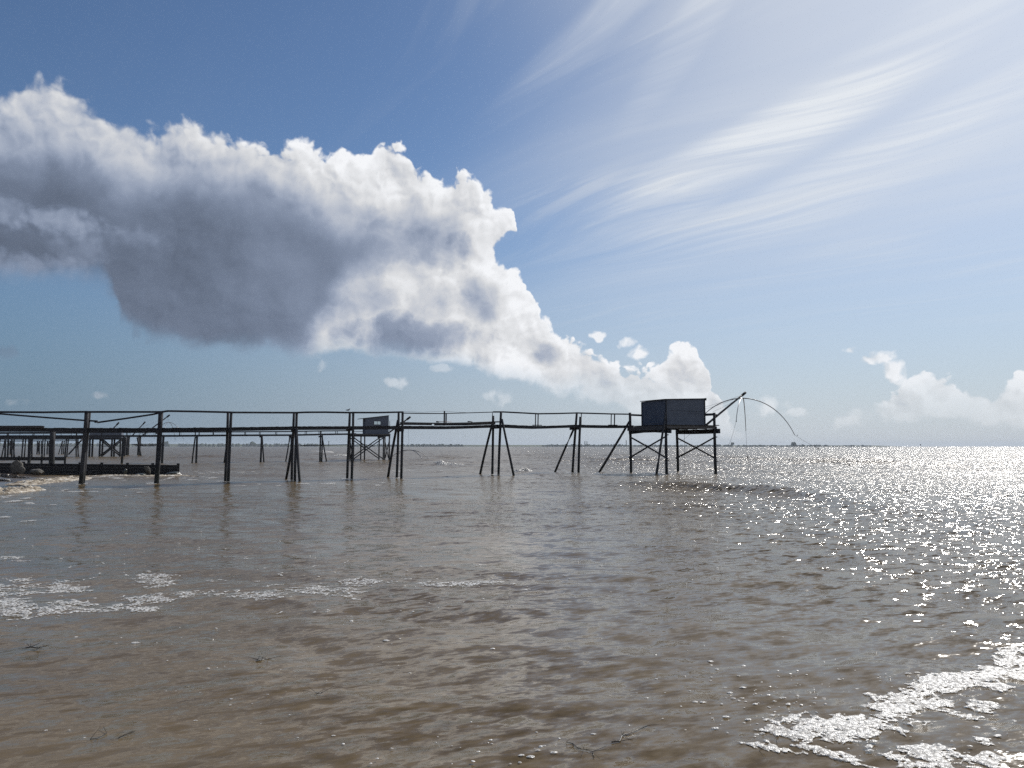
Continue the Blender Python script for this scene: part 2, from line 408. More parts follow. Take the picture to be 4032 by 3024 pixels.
# turbid sea water: silty body colour under a rippled glossy surface
m, n, b = new_mat('silty_water'); M['water'] = m
g = n.new('ShaderNodeNewGeometry'); p = g.outputs['Position']; nrm = g.outputs['Normal']
sp = n.new('ShaderNodeSeparateXYZ'); n.link(p, sp.inputs[0])
rr = n.vm('LENGTH', p)
turn = n.add(sp.outputs[1], n.mul(sp.outputs[0], -0.32))
q = n.xyz(n.mul(sp.outputs[0], 0.50), turn, 0.0)
def slopes(scale, det, amp, ofs):
    c = n.noise(n.vm('ADD', q, (ofs, ofs * 0.7, 0.0)), scale, det, 0.55, out=1, dim='2D')
    return n.vm('SCALE', n.vm('SUBTRACT', c, (0.5, 0.5, 0.5)), scale=amp)
gust = n.noise(n.vm('MULTIPLY', p, (0.045, 0.10, 0.0)), 1.0, 3.0, 0.55, dim='2D')
gust2 = n.noise(n.vm('MULTIPLY', p, (0.35, 0.8, 0.0)), 1.0, 2.0, 0.5, dim='2D')
calm = n.mul(n.ss(gust, 0.36, 0.62), n.lin(gust2, 0.3, 0.7, 0.6, 1.25))
away = n.ss(rr, 30.0, 90.0)
open_ = n.ss(sp.outputs[0], -6.0, 9.0)      # more wind chop on the open side
midw = n.mul(n.ss(rr, 3.0, 15.0), n.ss(sp.outputs[0], 0.5, 8.0))
amp = n.mul(n.add(n.mul(calm, 0.62), n.add(0.26, n.mx(n.mul(away, 0.58), n.mul(midw, 0.78)))), n.add(0.36, n.mul(open_, 0.84)))
s1 = slopes(1.15, 2.0, n.mul(n.lin(away, 0, 1, 0.24, 1.0), 1.0), 3.1)
s2 = slopes(4.6, 2.0, n.mul(amp, 1.6), 11.7)
s3 = slopes(15.0, 3.0, n.mul(amp, 0.95), 23.3)
sl = n.vm('ADD', n.vm('ADD', s1, s2), s3)
sl = n.vm('MULTIPLY', sl, (0.85, 1.0, 0.0))
nn = n.vm('NORMALIZE', n.vm('ADD', nrm, sl))
n.link(nn, b.inputs['Normal'])
mud = n.noise(n.vm('MULTIPLY', p, (0.12, 0.3, 0.0)), 1.0, 4.0, 0.6, dim='2D')
n.put(b.inputs['Base Color'], n.ramp(mud, [(0.30, (0.098, 0.070, 0.036)), (0.72, (0.124, 0.092, 0.051))]))
n.put(b.inputs['Roughness'], n.lin(n.ss(rr, 12.0, 70.0), 0, 1, 0.115, 0.24))
b.inputs['IOR'].default_value = 1.33
b.inputs['Specular IOR Level'].default_value = 0.5

m, n, b = new_mat('shore_sand'); M['sand'] = m
p = geo_pos(n); sp = n.new('ShaderNodeSeparateXYZ'); n.link(p, sp.inputs[0])
f = n.noise(p, 1.1, 5.0, 0.6)
dry = n.ss(n.add(sp.outputs[2], n.mul(n.sub(f, 0.5), 0.35)), 0.12, 0.34)
c = n.mix(dry, n.ramp(f, [(0.3, (0.085, 0.065, 0.050)), (0.7, (0.12, 0.092, 0.07))]), n.ramp(f, [(0.3, (0.15, 0.112, 0.08)), (0.7, (0.22, 0.165, 0.12))]))
n.put(b.inputs['Base Color'], c)
n.put(b.inputs['Roughness'], n.lin(dry, 0, 1, 0.16, 0.9))
bump(n, b, n.noise(p, 9.0, 4.0, 0.6), 0.35, 0.03)

# ------------------------------------------------------------------ object helpers
GROUPS = {'fishing_pier': 'wooden fishing piers', 'fishing_hut': 'fishing huts on stilts', 'lift_net': 'lift nets on masts', 'groyne': 'plank groynes', 'boulder': 'rocks along the groyne',
          'seaweed': 'seaweed on the beach', 'floating_twig': 'twigs and weed adrift', 'distant_tower': 'slim towers on the far shore', 'foam_raft': 'foam on the water', 'breaking_surf': 'surf at the beach', 'whitecap': 'small breaking crests'}
def tag(o, label=None, cat=None, group=None, kind=None):
    if label and o.parent is None: group = group or GROUPS.get(o.name.split('.')[0])
    if label: o['label'] = label
    if cat: o['category'] = cat
    if group: o['group'] = group
    if kind: o['kind'] = kind
    return o
def thing(name, loc, label, cat, group=None):
    o = bpy.data.objects.new(name, None); COL.objects.link(o)
    o.location = loc; o.empty_display_size = 0.2
    return tag(o, label, cat, group)
def root_loc(o):
    v = Vector((0, 0, 0))
    while o is not None: v += o.location; o = o.parent
    return v
def mesh_obj(name, verts, faces, mat, parent=None, smooth=False, loc=None):
    """verts in world coordinates"""
    base = root_loc(parent) if parent else Vector(loc or (0, 0, 0))
    me = bpy.data.meshes.new(name)
    me.from_pydata([tuple(Vector(v) - base) for v in verts], [], faces)
    me.materials.append(M[mat] if isinstance(mat, str) else mat)
    if smooth: me.polygons.foreach_set('use_smooth', [True] * len(me.polygons))
    me.update()
    o = bpy.data.objects.new(name, me); COL.objects.link(o)
    if parent: o.parent = parent
    else: o.location = base
    return o
def frame(d):
    d = d.normalized()
    ref = Vector((0, 0, 1)) if abs(d.z) < 0.9 else Vector((0.9, 0.44, 0)).normalized()
    s = d.cross(ref).normalized()
    return s, s.cross(d).normalized()
def beam_geo(pts, w, h, vs, fs):
    """rectangular timber along a polyline"""
    pts = [Vector(p) for p in pts]; b0 = len(vs); k = len(pts)
    for i, p in enumerate(pts):
        d = (pts[min(i + 1, k - 1)] - pts[max(i - 1, 0)])
        s, u = frame(d)
        for a, c in ((-1, -1), (1, -1), (1, 1), (-1, 1)): vs.append(p + s * (a * w / 2) + u * (c * h / 2))
    for i in range(k - 1):
        for j in range(4):
            a, c = b0 + i * 4 + j, b0 + i * 4 + (j + 1) % 4
            fs.append((a, c, c + 4, a + 4))
    fs.append((b0 + 3, b0 + 2, b0 + 1, b0)); e = b0 + (k - 1) * 4
    fs.append((e, e + 1, e + 2, e + 3))
def beam(name, pts, w, h, mat, parent):
    vs, fs = [], []; beam_geo(pts, w, h, vs, fs)
    return mesh_obj(name, vs, fs, mat, parent)
def tube_geo(pts, rads, vs, fs, n=8, wob=0.0):
    pts = [Vector(p) for p in pts]; b0 = len(vs); k = len(pts)
    for i, p in enumerate(pts):
        d = (pts[min(i + 1, k - 1)] - pts[max(i - 1, 0)])
        s, u = frame(d)
        for j in range(n):
            a = 2 * math.pi * j / n; r = rads[i] * (1 + wob * rng.uniform(-1, 1))
            vs.append(p + s * (math.cos(a) * r) + u * (math.sin(a) * r))
    for i in range(k - 1):
        for j in range(n):
            a, c = b0 + i * n + j, b0 + i * n + (j + 1) % n
            fs.append((a, c, c + n, a + n))
    fs.append(tuple(b0 + j for j in range(n))[::-1]); e = b0 + (k - 1) * n
    fs.append(tuple(e + j for j in range(n)))
def pole(name, p0, p1, r0, r1, mat, parent, n=9, seg=6, wob=0.06, bend=0.02):
    p0, p1 = Vector(p0), Vector(p1); d = p1 - p0
    s, u = frame(d); ph = rng.uniform(0, 6.28)
    pts, rs = [], []
    for i in range(seg + 1):
        t = i / seg
        o = (s * math.cos(ph) + u * math.sin(ph)) * (bend * math.sin(math.pi * t))
        pts.append(p0 + d * t + o); rs.append((r0 + (r1 - r0) * t) * (1 + wob * 0.6 * rng.uniform(-1, 1)))
    vs, fs = [], []; tube_geo(pts, rs, vs, fs, n, wob * 0.5)
    return mesh_obj(name, vs, fs, mat, parent, smooth=True)
def cord(name, pts, r, mat, parent, n=5):
    vs, fs = [], []; tube_geo(pts, [r] * len(pts), vs, fs, n)
    return mesh_obj(name, vs, fs, mat, parent, smooth=True)
def sag(p0, p1, s, k=8):
    p0, p1 = Vector(p0), Vector(p1)
    return [p0.lerp(p1, i / k) - Vector((0, 0, s * 4 * (i / k) * (1 - i / k))) for i in range(k + 1)]

# ------------------------------------------------------------------ numpy noise
_perm = nrng.random((64, 64))
def vnoise(x, y):
    xi = np.floor(x).astype(int); yi = np.floor(y).astype(int)
    fx = x - xi; fy = y - yi
    fx = fx * fx * (3 - 2 * fx); fy = fy * fy * (3 - 2 * fy)
    a = _perm[xi % 64, yi % 64]; b_ = _perm[(xi + 1) % 64, yi % 64]
    c = _perm[xi % 64, (yi + 1) % 64]; d = _perm[(xi + 1) % 64, (yi + 1) % 64]
    return (a * (1 - fx) + b_ * fx) * (1 - fy) + (c * (1 - fx) + d * fx) * fy
def fbm(x, y, oct=4, rough=0.5):
    s = 0.0; a = 1.0; t = 0.0
    for i in range(oct):
        s = s + a * vnoise(x * 2 ** i + 17.3 * i, y * 2 ** i + 9.1 * i); t += a; a *= rough
    return s / t
def sstep(x, lo, hi):
    t = np.clip((x - lo) / (hi - lo), 0, 1); return t * t * (3 - 2 * t)

# ------------------------------------------------------------------ sea surface
NW = 72
lam = np.exp(np.linspace(math.log(0.24), math.log(15.0), NW)) * (1 + 0.05 * nrng.standard_normal(NW))
wdir = R(-98) + nrng.normal(0, 0.52, NW)
wdir[lam > 3] = R(-106) + nrng.normal(0, 0.36, int((lam > 3).sum()))
wk = 2 * math.pi / lam
wslope = np.where(lam < 0.6, 0.022, np.where(lam < 2.5, 0.030, 0.010)) * nrng.uniform(0.6, 1.4, NW)
wamp = wslope / wk
wph = nrng.uniform(0, 2 * math.pi, NW)
CREST = [(-22, 135), (-12, 108), (-7.2, 95), (-3.6, 78), (0.7, 63), (5.5, 50), (11.2, 38), (13.2, 27), (14.2, 19), (15.5, 9)]
ROWQ = 0.006
def eta(x, y):
    x = np.asarray(x, float); y = np.asarray(y, float)
    r = np.hypot(x, y); sp = r * ROWQ
    env = fbm(x * 0.06 + 5, y * 0.06 + 3, 2)
    A = (0.50 - 0.06 * sstep(r, 13, 24) + 0.10 * sstep(r, 40, 60) + 0.72 * sstep(r, 55, 120)) * (0.55 + 0.9 * env)
    z = np.zeros_like(x)
    for i in range(NW):
        w = sstep(lam[i] / np.maximum(sp, 1e-6), 3.0, 6.5)
        if lam[i] > 3: w = w * (0.25 + 0.75 * sstep(r, 10, 45))
        z += w * wamp[i] * np.sin(wk[i] * (x * math.cos(wdir[i]) + y * math.sin(wdir[i])) + wph[i])
    z = z * A
    z = z + 0.9 * z * np.abs(z) * 4.0 * (r < 200)
    # the one long wave running in past the hut
    best = np.full(x.shape, 1e9); sgn = np.zeros_like(x); par = np.zeros_like(x)
    wx = x + 2.4 * (fbm(x * 0.15, y * 0.09, 2) - 0.5)
    for j in range(len(CREST) - 1):
        (ax_, ay), (bx, by) = CREST[j], CREST[j + 1]
        vx, vy = bx - ax_, by - ay; L2 = vx * vx + vy * vy
        t = np.clip(((wx - ax_) * vx + (y - ay) * vy) / L2, 0, 1)
        dx_, dy_ = wx - (ax_ + t * vx), y - (ay + t * vy)
        d = np.hypot(dx_, dy_); s_ = np.sign(vx * dy_ - vy * dx_)
        k = d < best
        best = np.where(k, d, best); sgn = np.where(k, s_, sgn); par = np.where(k, j + t, par)
    side = best * sgn                      # + lies seaward
    prof = np.where(side > 0, np.exp(-(side / 2.6) ** 2), np.exp(-(side / 0.75) ** 2))
    hgt = (0.05 + 0.30 * np.exp(-((par - 6.05) / 0.45) ** 2) + 0.10 * np.exp(-((par - 4.2) / 0.8) ** 2)) * (0.7 + 0.6 * fbm(par * 1.3, par * 0 + 2.2, 2))
    hgt = hgt * sstep(par, 0.0, 1.0) * (1 - sstep(par, 7.2, 9.0))
    z = z + hgt * prof
    return z
SHORE = [(200, 0), (40, 1.5), (0, 3.2), (-6, 5), (-16, 16), (-24, 32), (-26.3, 38), (-28, 42), (-29.8, 46), (-33.8, 55), (-36.8, 60), (-46, 63), (-64, 74), (-95, 112), (-170, 220), (-420, 520)]
def inland(x, y):
    x = np.asarray(x, float); y = np.asarray(y, float)
    best = np.full(x.shape, 1e9); sgn = np.zeros_like(x)
    for (ax_, ay), (bx, by) in zip(SHORE[:-1], SHORE[1:]):
        vx, vy = bx - ax_, by - ay
        t = np.clip(((x - ax_) * vx + (y - ay) * vy) / (vx * vx + vy * vy), 0, 1)
        dx_, dy_ = x - (ax_ + t * vx), y - (ay + t * vy)
        d = np.hypot(dx_, dy_); k = d < best
        best = np.where(k, d, best); sgn = np.where(k, np.sign(vx * dy_ - vy * dx_), sgn)
    return best * sgn                      # + inland (left of the walk outwards)
def grid_obj(name, X, Y, Z, mat, kind, label=None, keep=None):
    nr, nc = X.shape
    co = np.stack([X, Y, Z], -1).reshape(-1, 3).astype(np.float32)
    idx = np.arange(nr * nc).reshape(nr, nc)
    q = np.stack([idx[:-1, :-1], idx[:-1, 1:], idx[1:, 1:], idx[1:, :-1]], -1)
    if keep is not None: q = q[keep]
    q = q.reshape(-1, 4).astype(np.int32)
    me = bpy.data.meshes.new(name)
    me.vertices.add(len(co)); me.vertices.foreach_set('co', co.ravel())
    me.loops.add(q.size); me.loops.foreach_set('vertex_index', q.ravel())
    me.polygons.add(len(q)); me.polygons.foreach_set('loop_start', np.arange(0, q.size, 4, dtype=np.int32))
    me.polygons.foreach_set('use_smooth', np.ones(len(q), dtype=bool))
    me.update(calc_edges=True); me.validate()
    me.materials.append(M[mat])
    o = bpy.data.objects.new(name, me); COL.objects.link(o)
    tag(o, label, None, None, kind)
    return o
rows = [1.6]
while rows[-1] < 700: rows.append(rows[-1] * (1 + ROWQ))
while rows[-1] < 8500: rows.append(rows[-1] * 1.12)
rows = np.array(rows)
cols = np.radians(np.concatenate([np.linspace(-88, -46, 40, endpoint=False), np.linspace(-46, 46, 620, endpoint=False), np.linspace(46, 88, 41)]))
RR, TT = np.meshgrid(rows, cols, indexing='ij')
SX, SY = RR * np.sin(TT), RR * np.cos(TT)
sea_inl = inland(SX, SY)
SZ = np.zeros_like(SX); nearm = rows < 720
SZ[nearm] = eta(SX[nearm], SY[nearm])
SZ = SZ * (1 - 0.85 * sstep(sea_inl, -6.0, 0.0))
mid = (sea_inl[:-1, :-1] < 1.5)
sea = grid_obj('sea', SX, SY, SZ, 'water', 'structure', 'silty brown sea with small wind waves and sun glitter', keep=mid)

# the beach, rising to the left and behind the camera
bx = np.concatenate([np.linspace(-700, -80, 40, endpoint=False), np.linspace(-80, 12, 185, endpoint=False), np.linspace(12, 240, 40)])
by = np.concatenate([np.linspace(-120, -6, 30, endpoint=False), np.linspace(-6, 110, 230, endpoint=False), np.linspace(110, 800, 60)])
BX, BY = np.meshgrid(bx, by, indexing='xy')
bi = inland(BX, BY)
BZ = np.where(bi > 0, 0.055 * np.minimum(bi, 9) + 0.16 * np.clip(bi - 9, 0, 12), 0.14 * np.maximum(bi, -14)) + 0.05 * (fbm(BX * 0.35, BY * 0.35, 3) - 0.5)
BZ = np.minimum(BZ, 3.0)
beach = grid_obj('beach', BX, BY, BZ, 'sand', 'structure', 'narrow sandy beach at the left, wet towards the water', keep=(bi[:-1, :-1] > -12))

# ------------------------------------------------------------------ far shore
def ridge(name, px_pts, Y, mat, label, cat, kind, depth=260.0, base=-2.0, jag=0.0, step=6):
    """low land or wood with real depth: a long mound whose skyline follows px_pts"""
    xs = np.arange(px_pts[0][0], px_pts[-1][0] + step, step)
    ys = np.interp(xs, [p[0] for p in px_pts], [p[1] for p in px_pts])
    ys = ys - jag * (fbm(xs * 0.035, xs * 0 + Y * 0.01, 4, 0.6) - 0.35) * 2
    vs, fs = [], []
    for i, (x, y) in enumerate(zip(xs, ys)):
        c = at(x, min(y, HOR - 0.6), Y)
        for k, (dy, f) in enumerate(((0, 0.0), (0.10, 0.55), (0.35, 1.0), (0.7, 0.9), (1.0, 0.0))):
            z = base + (c.z - base) * f if f else base
            vs.append(Vector((c.x, Y + depth * dy, z)))
    for i in range(len(xs) - 1):
        for k in range(4):
            a = i * 5 + k; fs.append((a, a + 5, a + 6, a + 1))
    o = mesh_obj(name, vs, fs, mat, None, smooth=False)
    return tag(o, label, cat, None, kind)
LANDY = 3800.0
ridge('far_shore', [(-900, 1744), (0, 1746), (700, 1748), (1100, 1750), (1900, 1751.5), (2500, 1752.5), (3200, 1753.5), (3520, 1754), (3562, 1756)], LANDY, 'far_land',
      'low flat shore across the bay on the horizon', None, 'structure', 500)
def treeline(px0, px1, ytop, jag, Y, seed):
    rs = random.Random(seed); vs, fs = [], []
    x = px0
    while x < px1:
        env = min(1, (x - px0) / 30, (px1 - x) / 30)
        w = rs.uniform(5, 16); hgt = rs.uniform(-.25, 1.0) * jag * .62 * max(env, 0.15)
        c = at(x, HOR, Y); z1 = (HOR - ytop + hgt) * Y / FPX
        rx = w * Y / FPX / 2
        yy = Y + rs.uniform(-60, 60); b0 = len(vs); nseg = 7
        for ring, (rf, zf) in enumerate(((0.75, 0.0), (1.0, 0.35), (0.85, 0.7), (0.45, 0.93), (0.0, 1.0))):
            for j in range(nseg):
                a = 2 * math.pi * j / nseg + ring
                k = 1 + rs.uniform(-0.25, 0.25)
                vs.append(Vector((c.x + math.cos(a) * rx * rf * k, yy + math.sin(a) * rx * rf * k, H + z1 * zf * (1 + rs.uniform(-.06, .06)) - 2.5 * (1 - zf))))
        for ring in range(4):
            for j in range(nseg):
                a = b0 + ring * nseg + j; b_ = b0 + ring * nseg + (j + 1) % nseg
                fs.append((a, b_, b_ + nseg, a + nseg))
        x += w * rs.uniform(0.3, 0.9)
    return vs, fs
vs, fs = [], []
for (a, b_, yt, jg, sd) in [(-500, 420, 1748, 6, 1), (420, 1010, 1748, 5, 2), (1010, 1260, 1748, 4, 3), (1400, 1820, 1750, 4.5, 4), (2140, 2480, 1752, 6, 5),
        (2500, 2640, 1752, 5, 6), (2660, 2960, 1753, 6, 7), (2950, 3080, 1753, 4, 8), (3085, 3260, 1753, 7, 9), (3250, 3420, 1754, 4, 10)]:
    v_, f_ = treeline(a, b_, yt, jg, LANDY - 120, sd)
    o_ = len(vs); vs += v_; fs += [tuple(i + o_ for i in f) for f in f_]
tag(mesh_obj('far_woods', vs, fs, 'far_tree', None), 'dark line of distant woods along the far shore', 'woods', None, 'stuff')
def far_tree(px, py, w, label, sd):
    v_, f_ = [], []; rs = random.Random(sd); Y = LANDY - 160; c = at(px, HOR, Y); top = (HOR - py) * Y / FPX; rx = w * Y / FPX / 2
    for k in range(7):
        cx = c.x + rs.uniform(-.5, .5) * rx * 1.3; cz = H + top * rs.uniform(0.4, 0.85); rr_ = rx * rs.uniform(0.35, 0.6)
        b0 = len(v_); nseg = 7
        for ring in range(5):
            t = math.pi * ring / 4
            for j in range(nseg):
                a = 2 * math.pi * j / nseg; q = rr_ * (1 + rs.uniform(-.2, .2))
                v_.append(Vector((cx + math.sin(t) * math.cos(a) * q, Y + math.sin(t) * math.sin(a) * q, cz + math.cos(t) * q)))
        for ring in range(4):
            for j in range(nseg):
                a = b0 + ring * nseg + j; b2 = b0 + ring * nseg + (j + 1) % nseg
                f_.append((a, b2, b2 + nseg, a + nseg))
    t = thing('distant_tree', (c.x, Y, 0), label, 'tree', 'single trees on the far shore')
    mesh_obj('crown', v_, f_, 'far_tree', t)
    pole('trunk', (c.x, Y, -1), (c.x, Y, H + top * 0.5), rx * 0.12, rx * 0.08, 'far_tree', t, n=6, seg=2)
far_tree(3128, 1744, 26, 'tallest distant tree on the far shore, right of the big net', 31)
far_tree(2886, 1744, 16, 'round distant tree on the far shore below the mast tip', 32)
far_tree(650, 1741, 26, 'distant round tree on the far shore, low under the left half of the second pier', 33)
far_tree(992, 1742, 30, 'distant broad tree just right of the double pile of the main pier', 34)
for px, py, lab in ((2303, 1738, 'left of two slim towers on the far shore'), (2311, 1738.5, 'right of two slim towers on the far shore'), (2466, 1734, 'thin far mast left of the main hut legs'), (1294, 1737, 'thin far tower seen left of the small hut')):
    Y = LANDY - 100; c = at(px, HOR, Y); topz = H + (HOR - py) * Y / FPX
    t = thing('distant_tower', (c.x, Y, 0), lab, 'tower')
    pole('shaft', (c.x, Y, -1), (c.x, Y, topz * 0.92), 2.4, 1.8, 'far_tree', t, n=6, seg=2, bend=0)
    pole('head', (c.x, Y, topz * 0.9), (c.x, Y, topz), 2.8, 2.2, 'far_tree', t, n=6, seg=1, bend=0)
t = thing('channel_marker', on_water(3625, 1762.5), 'thin channel marker pole standing alone on the open horizon', 'marker')
c = on_water(3625, 1762.5)
pole('shaft', c - Vector((0, 0, 2)), (c.x, c.y, H + 9 * c.y / FPX), 0.42, 0.3, 'black', t, n=6, seg=2, bend=0)
pole('topmark', (c.x, c.y, H + 5 * c.y / FPX), (c.x, c.y, H + 8 * c.y / FPX), 0.8, 0.8, 'black', t, n=6, seg=1, bend=0)

# ------------------------------------------------------------------ main pier
UP = Vector((0, 0, 1))
P1D = [(-700, 45.0), (0, 44.3), (324, 44.6), (620, 45.2), (904, 46.5), (1165, 48.6), (1386, 50.8), (1581, 53.2), (1964, 58.3), (2278, 62.4), (2480, 64.9), (2530, 65.2)]
def d1(px): return float(np.interp(px, [p[0] for p in P1D], [p[1] for p in P1D]))
ALONG = Vector((0.9, 0.44, 0)).normalized(); ACROSS = Vector((-0.44, 0.9, 0)).normalized()
pier = thing('fishing_pier', at(324, 1905, 44.6) * 1.0, 'long dark wooden footbridge pier crossing the picture to the biggest hut', 'pier')
pier.location.z = 0
# (near top px,py), (near base px), far post: (top px,py),(base px); radius
BENTS = [((-330, 1622), -350, (-322, 1623), -340, .15), ((342, 1619), 324, None, None, .125), ((633, 1623), 620, None, None, .140), ((911, 1621), 904, (898, 1624), 890, .085),
    ((1169, 1622), 1165, (1158, 1624), 1153, .082), ((1391, 1621), 1386, (1378, 1625), 1370, .085), ((1585.5, 1621), 1581, (1570, 1626), 1563, .088),
    ((1973, 1620), 1964, (1942, 1637), 1938, .095), ((2285, 1641), 2278, (2271, 1629), 2254, .10)]
POST_FEET = []
def post(name, top, basepx, Y, r, parent, mat='pile'):
    t = at(top[0], top[1], Y)
    bpt = at(basepx, HOR, Y); bpt.z = 0.0
    d = t - bpt; low = bpt - d * (1.3 / d.z)
    POST_FEET.append((bpt.x, bpt.y, .42))
    return pole(name, low, t, r * 1.06, r * 0.96, mat, parent, seg=7, bend=0.03)
for (nt, nb, ft, fb, r) in BENTS:
    Y = d1(nb)
    post('post', nt, nb, Y, r, pier)
    if ft is None:
        q = at(nb, HOR, Y) + ACROSS * 1.0; px = CX + q.x / q.y * FPX
        post('post', (px + nt[0] - nb, nt[1] + 2), px, q.y, r * 0.8, pier)
    else: post('post', ft, fb, Y + 0.95, r, pier)
def raker(top, basepx, Yt, Yb, r, parent):
    t = at(top[0], top[1], Yt); bpt = at(basepx, HOR, Yb); bpt.z = 0
    d = t - bpt
    return pole('brace', bpt - d * (1.2 / d.z), t, r * 1.05, r * 0.9, 'pile', parent, seg=6, bend=0.04)
raker((1160, 1690), 1128, 49.7, 50.6, .085, pier); raker((1167, 1688), 1186, 48.3, 46.9, .088, pier)
raker((1567, 1655), 1531, 54.2, 55.2, .095, pier)
raker((1938, 1668), 1892, 59.2, 60.5, .095, pier); raker((1976, 1650), 2023, 58.2, 57.6, .09, pier)
raker((2266, 1674), 2185, 63.4, 64.2, .09, pier); raker((2478, 1660), 2359, 65.0, 66.4, .10, pier)
# cap beams across each pair of posts
for px, py, w in ((324, 1700, .2), (620, 1700, .22), (904, 1696, .2), (1165, 1692, .2), (1386, 1690, .2), (1581, 1692, .24), (1964, 1680, .28), (2278, 1686, .24)):
    Y = d1(px); c = at(px, py, Y)
    beam('cap_beam', [c - ACROSS * 0.25 + ALONG * 0.0, c + ACROSS * 1.3], w * 0.8, w, 'beam', pier)
# stringers near and far, sagging from bent to bent
DECK = [(-700, 1691), (0, 1690), (330, 1690.5), (620, 1690.5), (900, 1688), (1165, 1684), (1390, 1683), (1575, 1681.5), (1700, 1682), (1760, 1682.5), (1850, 1680.5), (1950, 1676.5),
        (1990, 1676), (2060, 1679.5), (2120, 1681.5), (2200, 1679.5), (2262, 1676.5), (2330, 1677.5), (2410, 1679), (2490, 1678.5)]
def deck_at(px, dy=0.0): return at(px, float(np.interp(px, [p[0] for p in DECK], [p[1] for p in DECK])) + dy, d1(px))
spans = [-700, -330, 324, 620, 904, 1165, 1386, 1581, 1964, 2278, 2492]
for a, b_ in zip(spans[:-1], spans[1:]):
    k = max(2, int((b_ - a) / 45)); xs = [a + (b_ - a) * i / k for i in range(k + 1)]
    hh = 0.20 if b_ <= 1600 else 0.18
    beam('stringer', [deck_at(x, 2) for x in xs], 0.10, hh, 'beam', pier)
    beam('stringer', [deck_at(x, 2) + ACROSS * 1.0 for x in xs], 0.10, hh, 'beam', pier)
# deck planks, one by one, a little uneven
pl_mesh = None; lenp = 0.0; xs = np.arange(-420, 2492, 0.5)
pts3 = [deck_at(x) for x in xs]; acc_d = [0.0]
for a, b_ in zip(pts3[:-1], pts3[1:]): acc_d.append(acc_d[-1] + (b_ - a).length)
tot = acc_d[-1]; pitch = 0.172
vs, fs = [], []; beam_geo([(0, -0.62, 0), (0, 0.62, 0)], 0.145, 0.036, vs, fs)
pme = bpy.data.meshes.new('plank'); pme.from_pydata([tuple(v) for v in vs], [], fs); pme.materials.append(M['plank']); pme.update()
npk = min(298, int(tot / pitch)); s0 = tot - npk * pitch
for i in range(npk):
    s = s0 + (i + 0.5) * pitch
    px = float(np.interp(s, acc_d, xs)); c = deck_at(px, 0); c.z += 0.062 + rng.uniform(-.006, .010)
    dn = deck_at(px + 8) - deck_at(px - 8)
    o = bpy.data.objects.new('plank', pme); COL.objects.link(o); o.parent = pier
    o.location = c + ACROSS * (0.5 + rng.uniform(-.05, .05)) - pier.location
    o.rotation_euler = (rng.uniform(-.01, .01), -math.atan2(dn.z, math.hypot(dn.x, dn.y)) + rng.uniform(-.02, .02), math.atan2(ACROSS.y, ACROSS.x) - math.pi / 2 + rng.uniform(-.012, .012))
# raised side boards
def along_beam(name, pts, w, h, mat='beam', dY=0.0, parent=None, d=d1):
    return beam(name, [at(x, y, d(x) + dY) for x, y in pts], w, h, mat, parent or pier)
along_beam('side_board', [(-600, 1680.5), (-200, 1680.5), (162, 1680.5), (174, 1682)], 0.05, 0.13, 'plank', -0.15)
along_beam('side_board', [(1576, 1664.5), (1650, 1666), (1750, 1667.5), (1850, 1665.5), (1945, 1661.5)], 0.05, 0.10, 'plank', -0.05)
along_beam('side_board', [(1576, 1669.5), (1640, 1670), (1700, 1671)], 0.05, 0.13, 'beam', 0.9)
along_beam('side_board', [(1710, 1672), (1830, 1671.5), (1950, 1667)], 0.05, 0.14, 'beam', 0.9)
along_beam('side_board', [(1840, 1671), (1950, 1667)], 0.05, 0.15, 'plank', -0.02)
along_beam('side_board', [(1940, 1661.5), (1968, 1661)], 0.06, 0.10, 'plank', -0.1)
# handrails
RAILW = 0.115
for pts in ([(-700, 1620), (-300, 1621.5), (0, 1622.5), (170, 1623.5), (342, 1621.5)], [(338, 1622), (480, 1622), (634, 1622)], [(630, 1623), (640, 1621.5), (660, 1618.5), (780, 1620.5), (911, 1623.5)],
            [(905, 1624), (1040, 1624.5), (1169, 1625)], [(1165, 1625), (1200, 1623.5), (1280, 1623), (1392, 1625)], [(1388, 1624.5), (1490, 1624.5), (1585, 1622.5)]):
    along_beam('handrail', pts, 0.07, RAILW, 'beam', -0.12)
along_beam('handrail', [(1583, 1626.5), (1660, 1628), (1755, 1628.3)], 0.05, 0.065, 'beam', -0.12)
along_beam('handrail', [(1752, 1628), (1850, 1625.5), (1945, 1622.5)], 0.05, 0.06, 'beam', -0.12)
along_beam('handrail', [(1942, 1622), (1980, 1622), (2040, 1625), (2115, 1629)], 0.07, 0.11, 'beam', -0.12)
along_beam('handrail', [(2110, 1629.3), (2190, 1628.3), (2275, 1626)], 0.06, 0.11, 'beam', -0.12)
along_beam('handrail', [(2270, 1626), (2340, 1628), (2410, 1630), (2482, 1631)], 0.06, 0.11, 'beam', -0.12)
tag(along_beam('broken_rail', [(-300, 1618), (0, 1629.5), (180, 1644), (340, 1656), (384, 1658.5)], 0.06, 0.10, 'beam', 0.85), 'broken far handrail sagging from the left edge')
along_beam('splice', [(373, 1663), (389, 1661.5)], 0.10, 0.07, 'beam', 0.80)
tag(along_beam('broken_rail', [(384, 1663.5), (500, 1647), (600, 1632), (628, 1626)], 0.06, 0.10, 'beam', 0.9), 'fallen far handrail slanting up to the post')
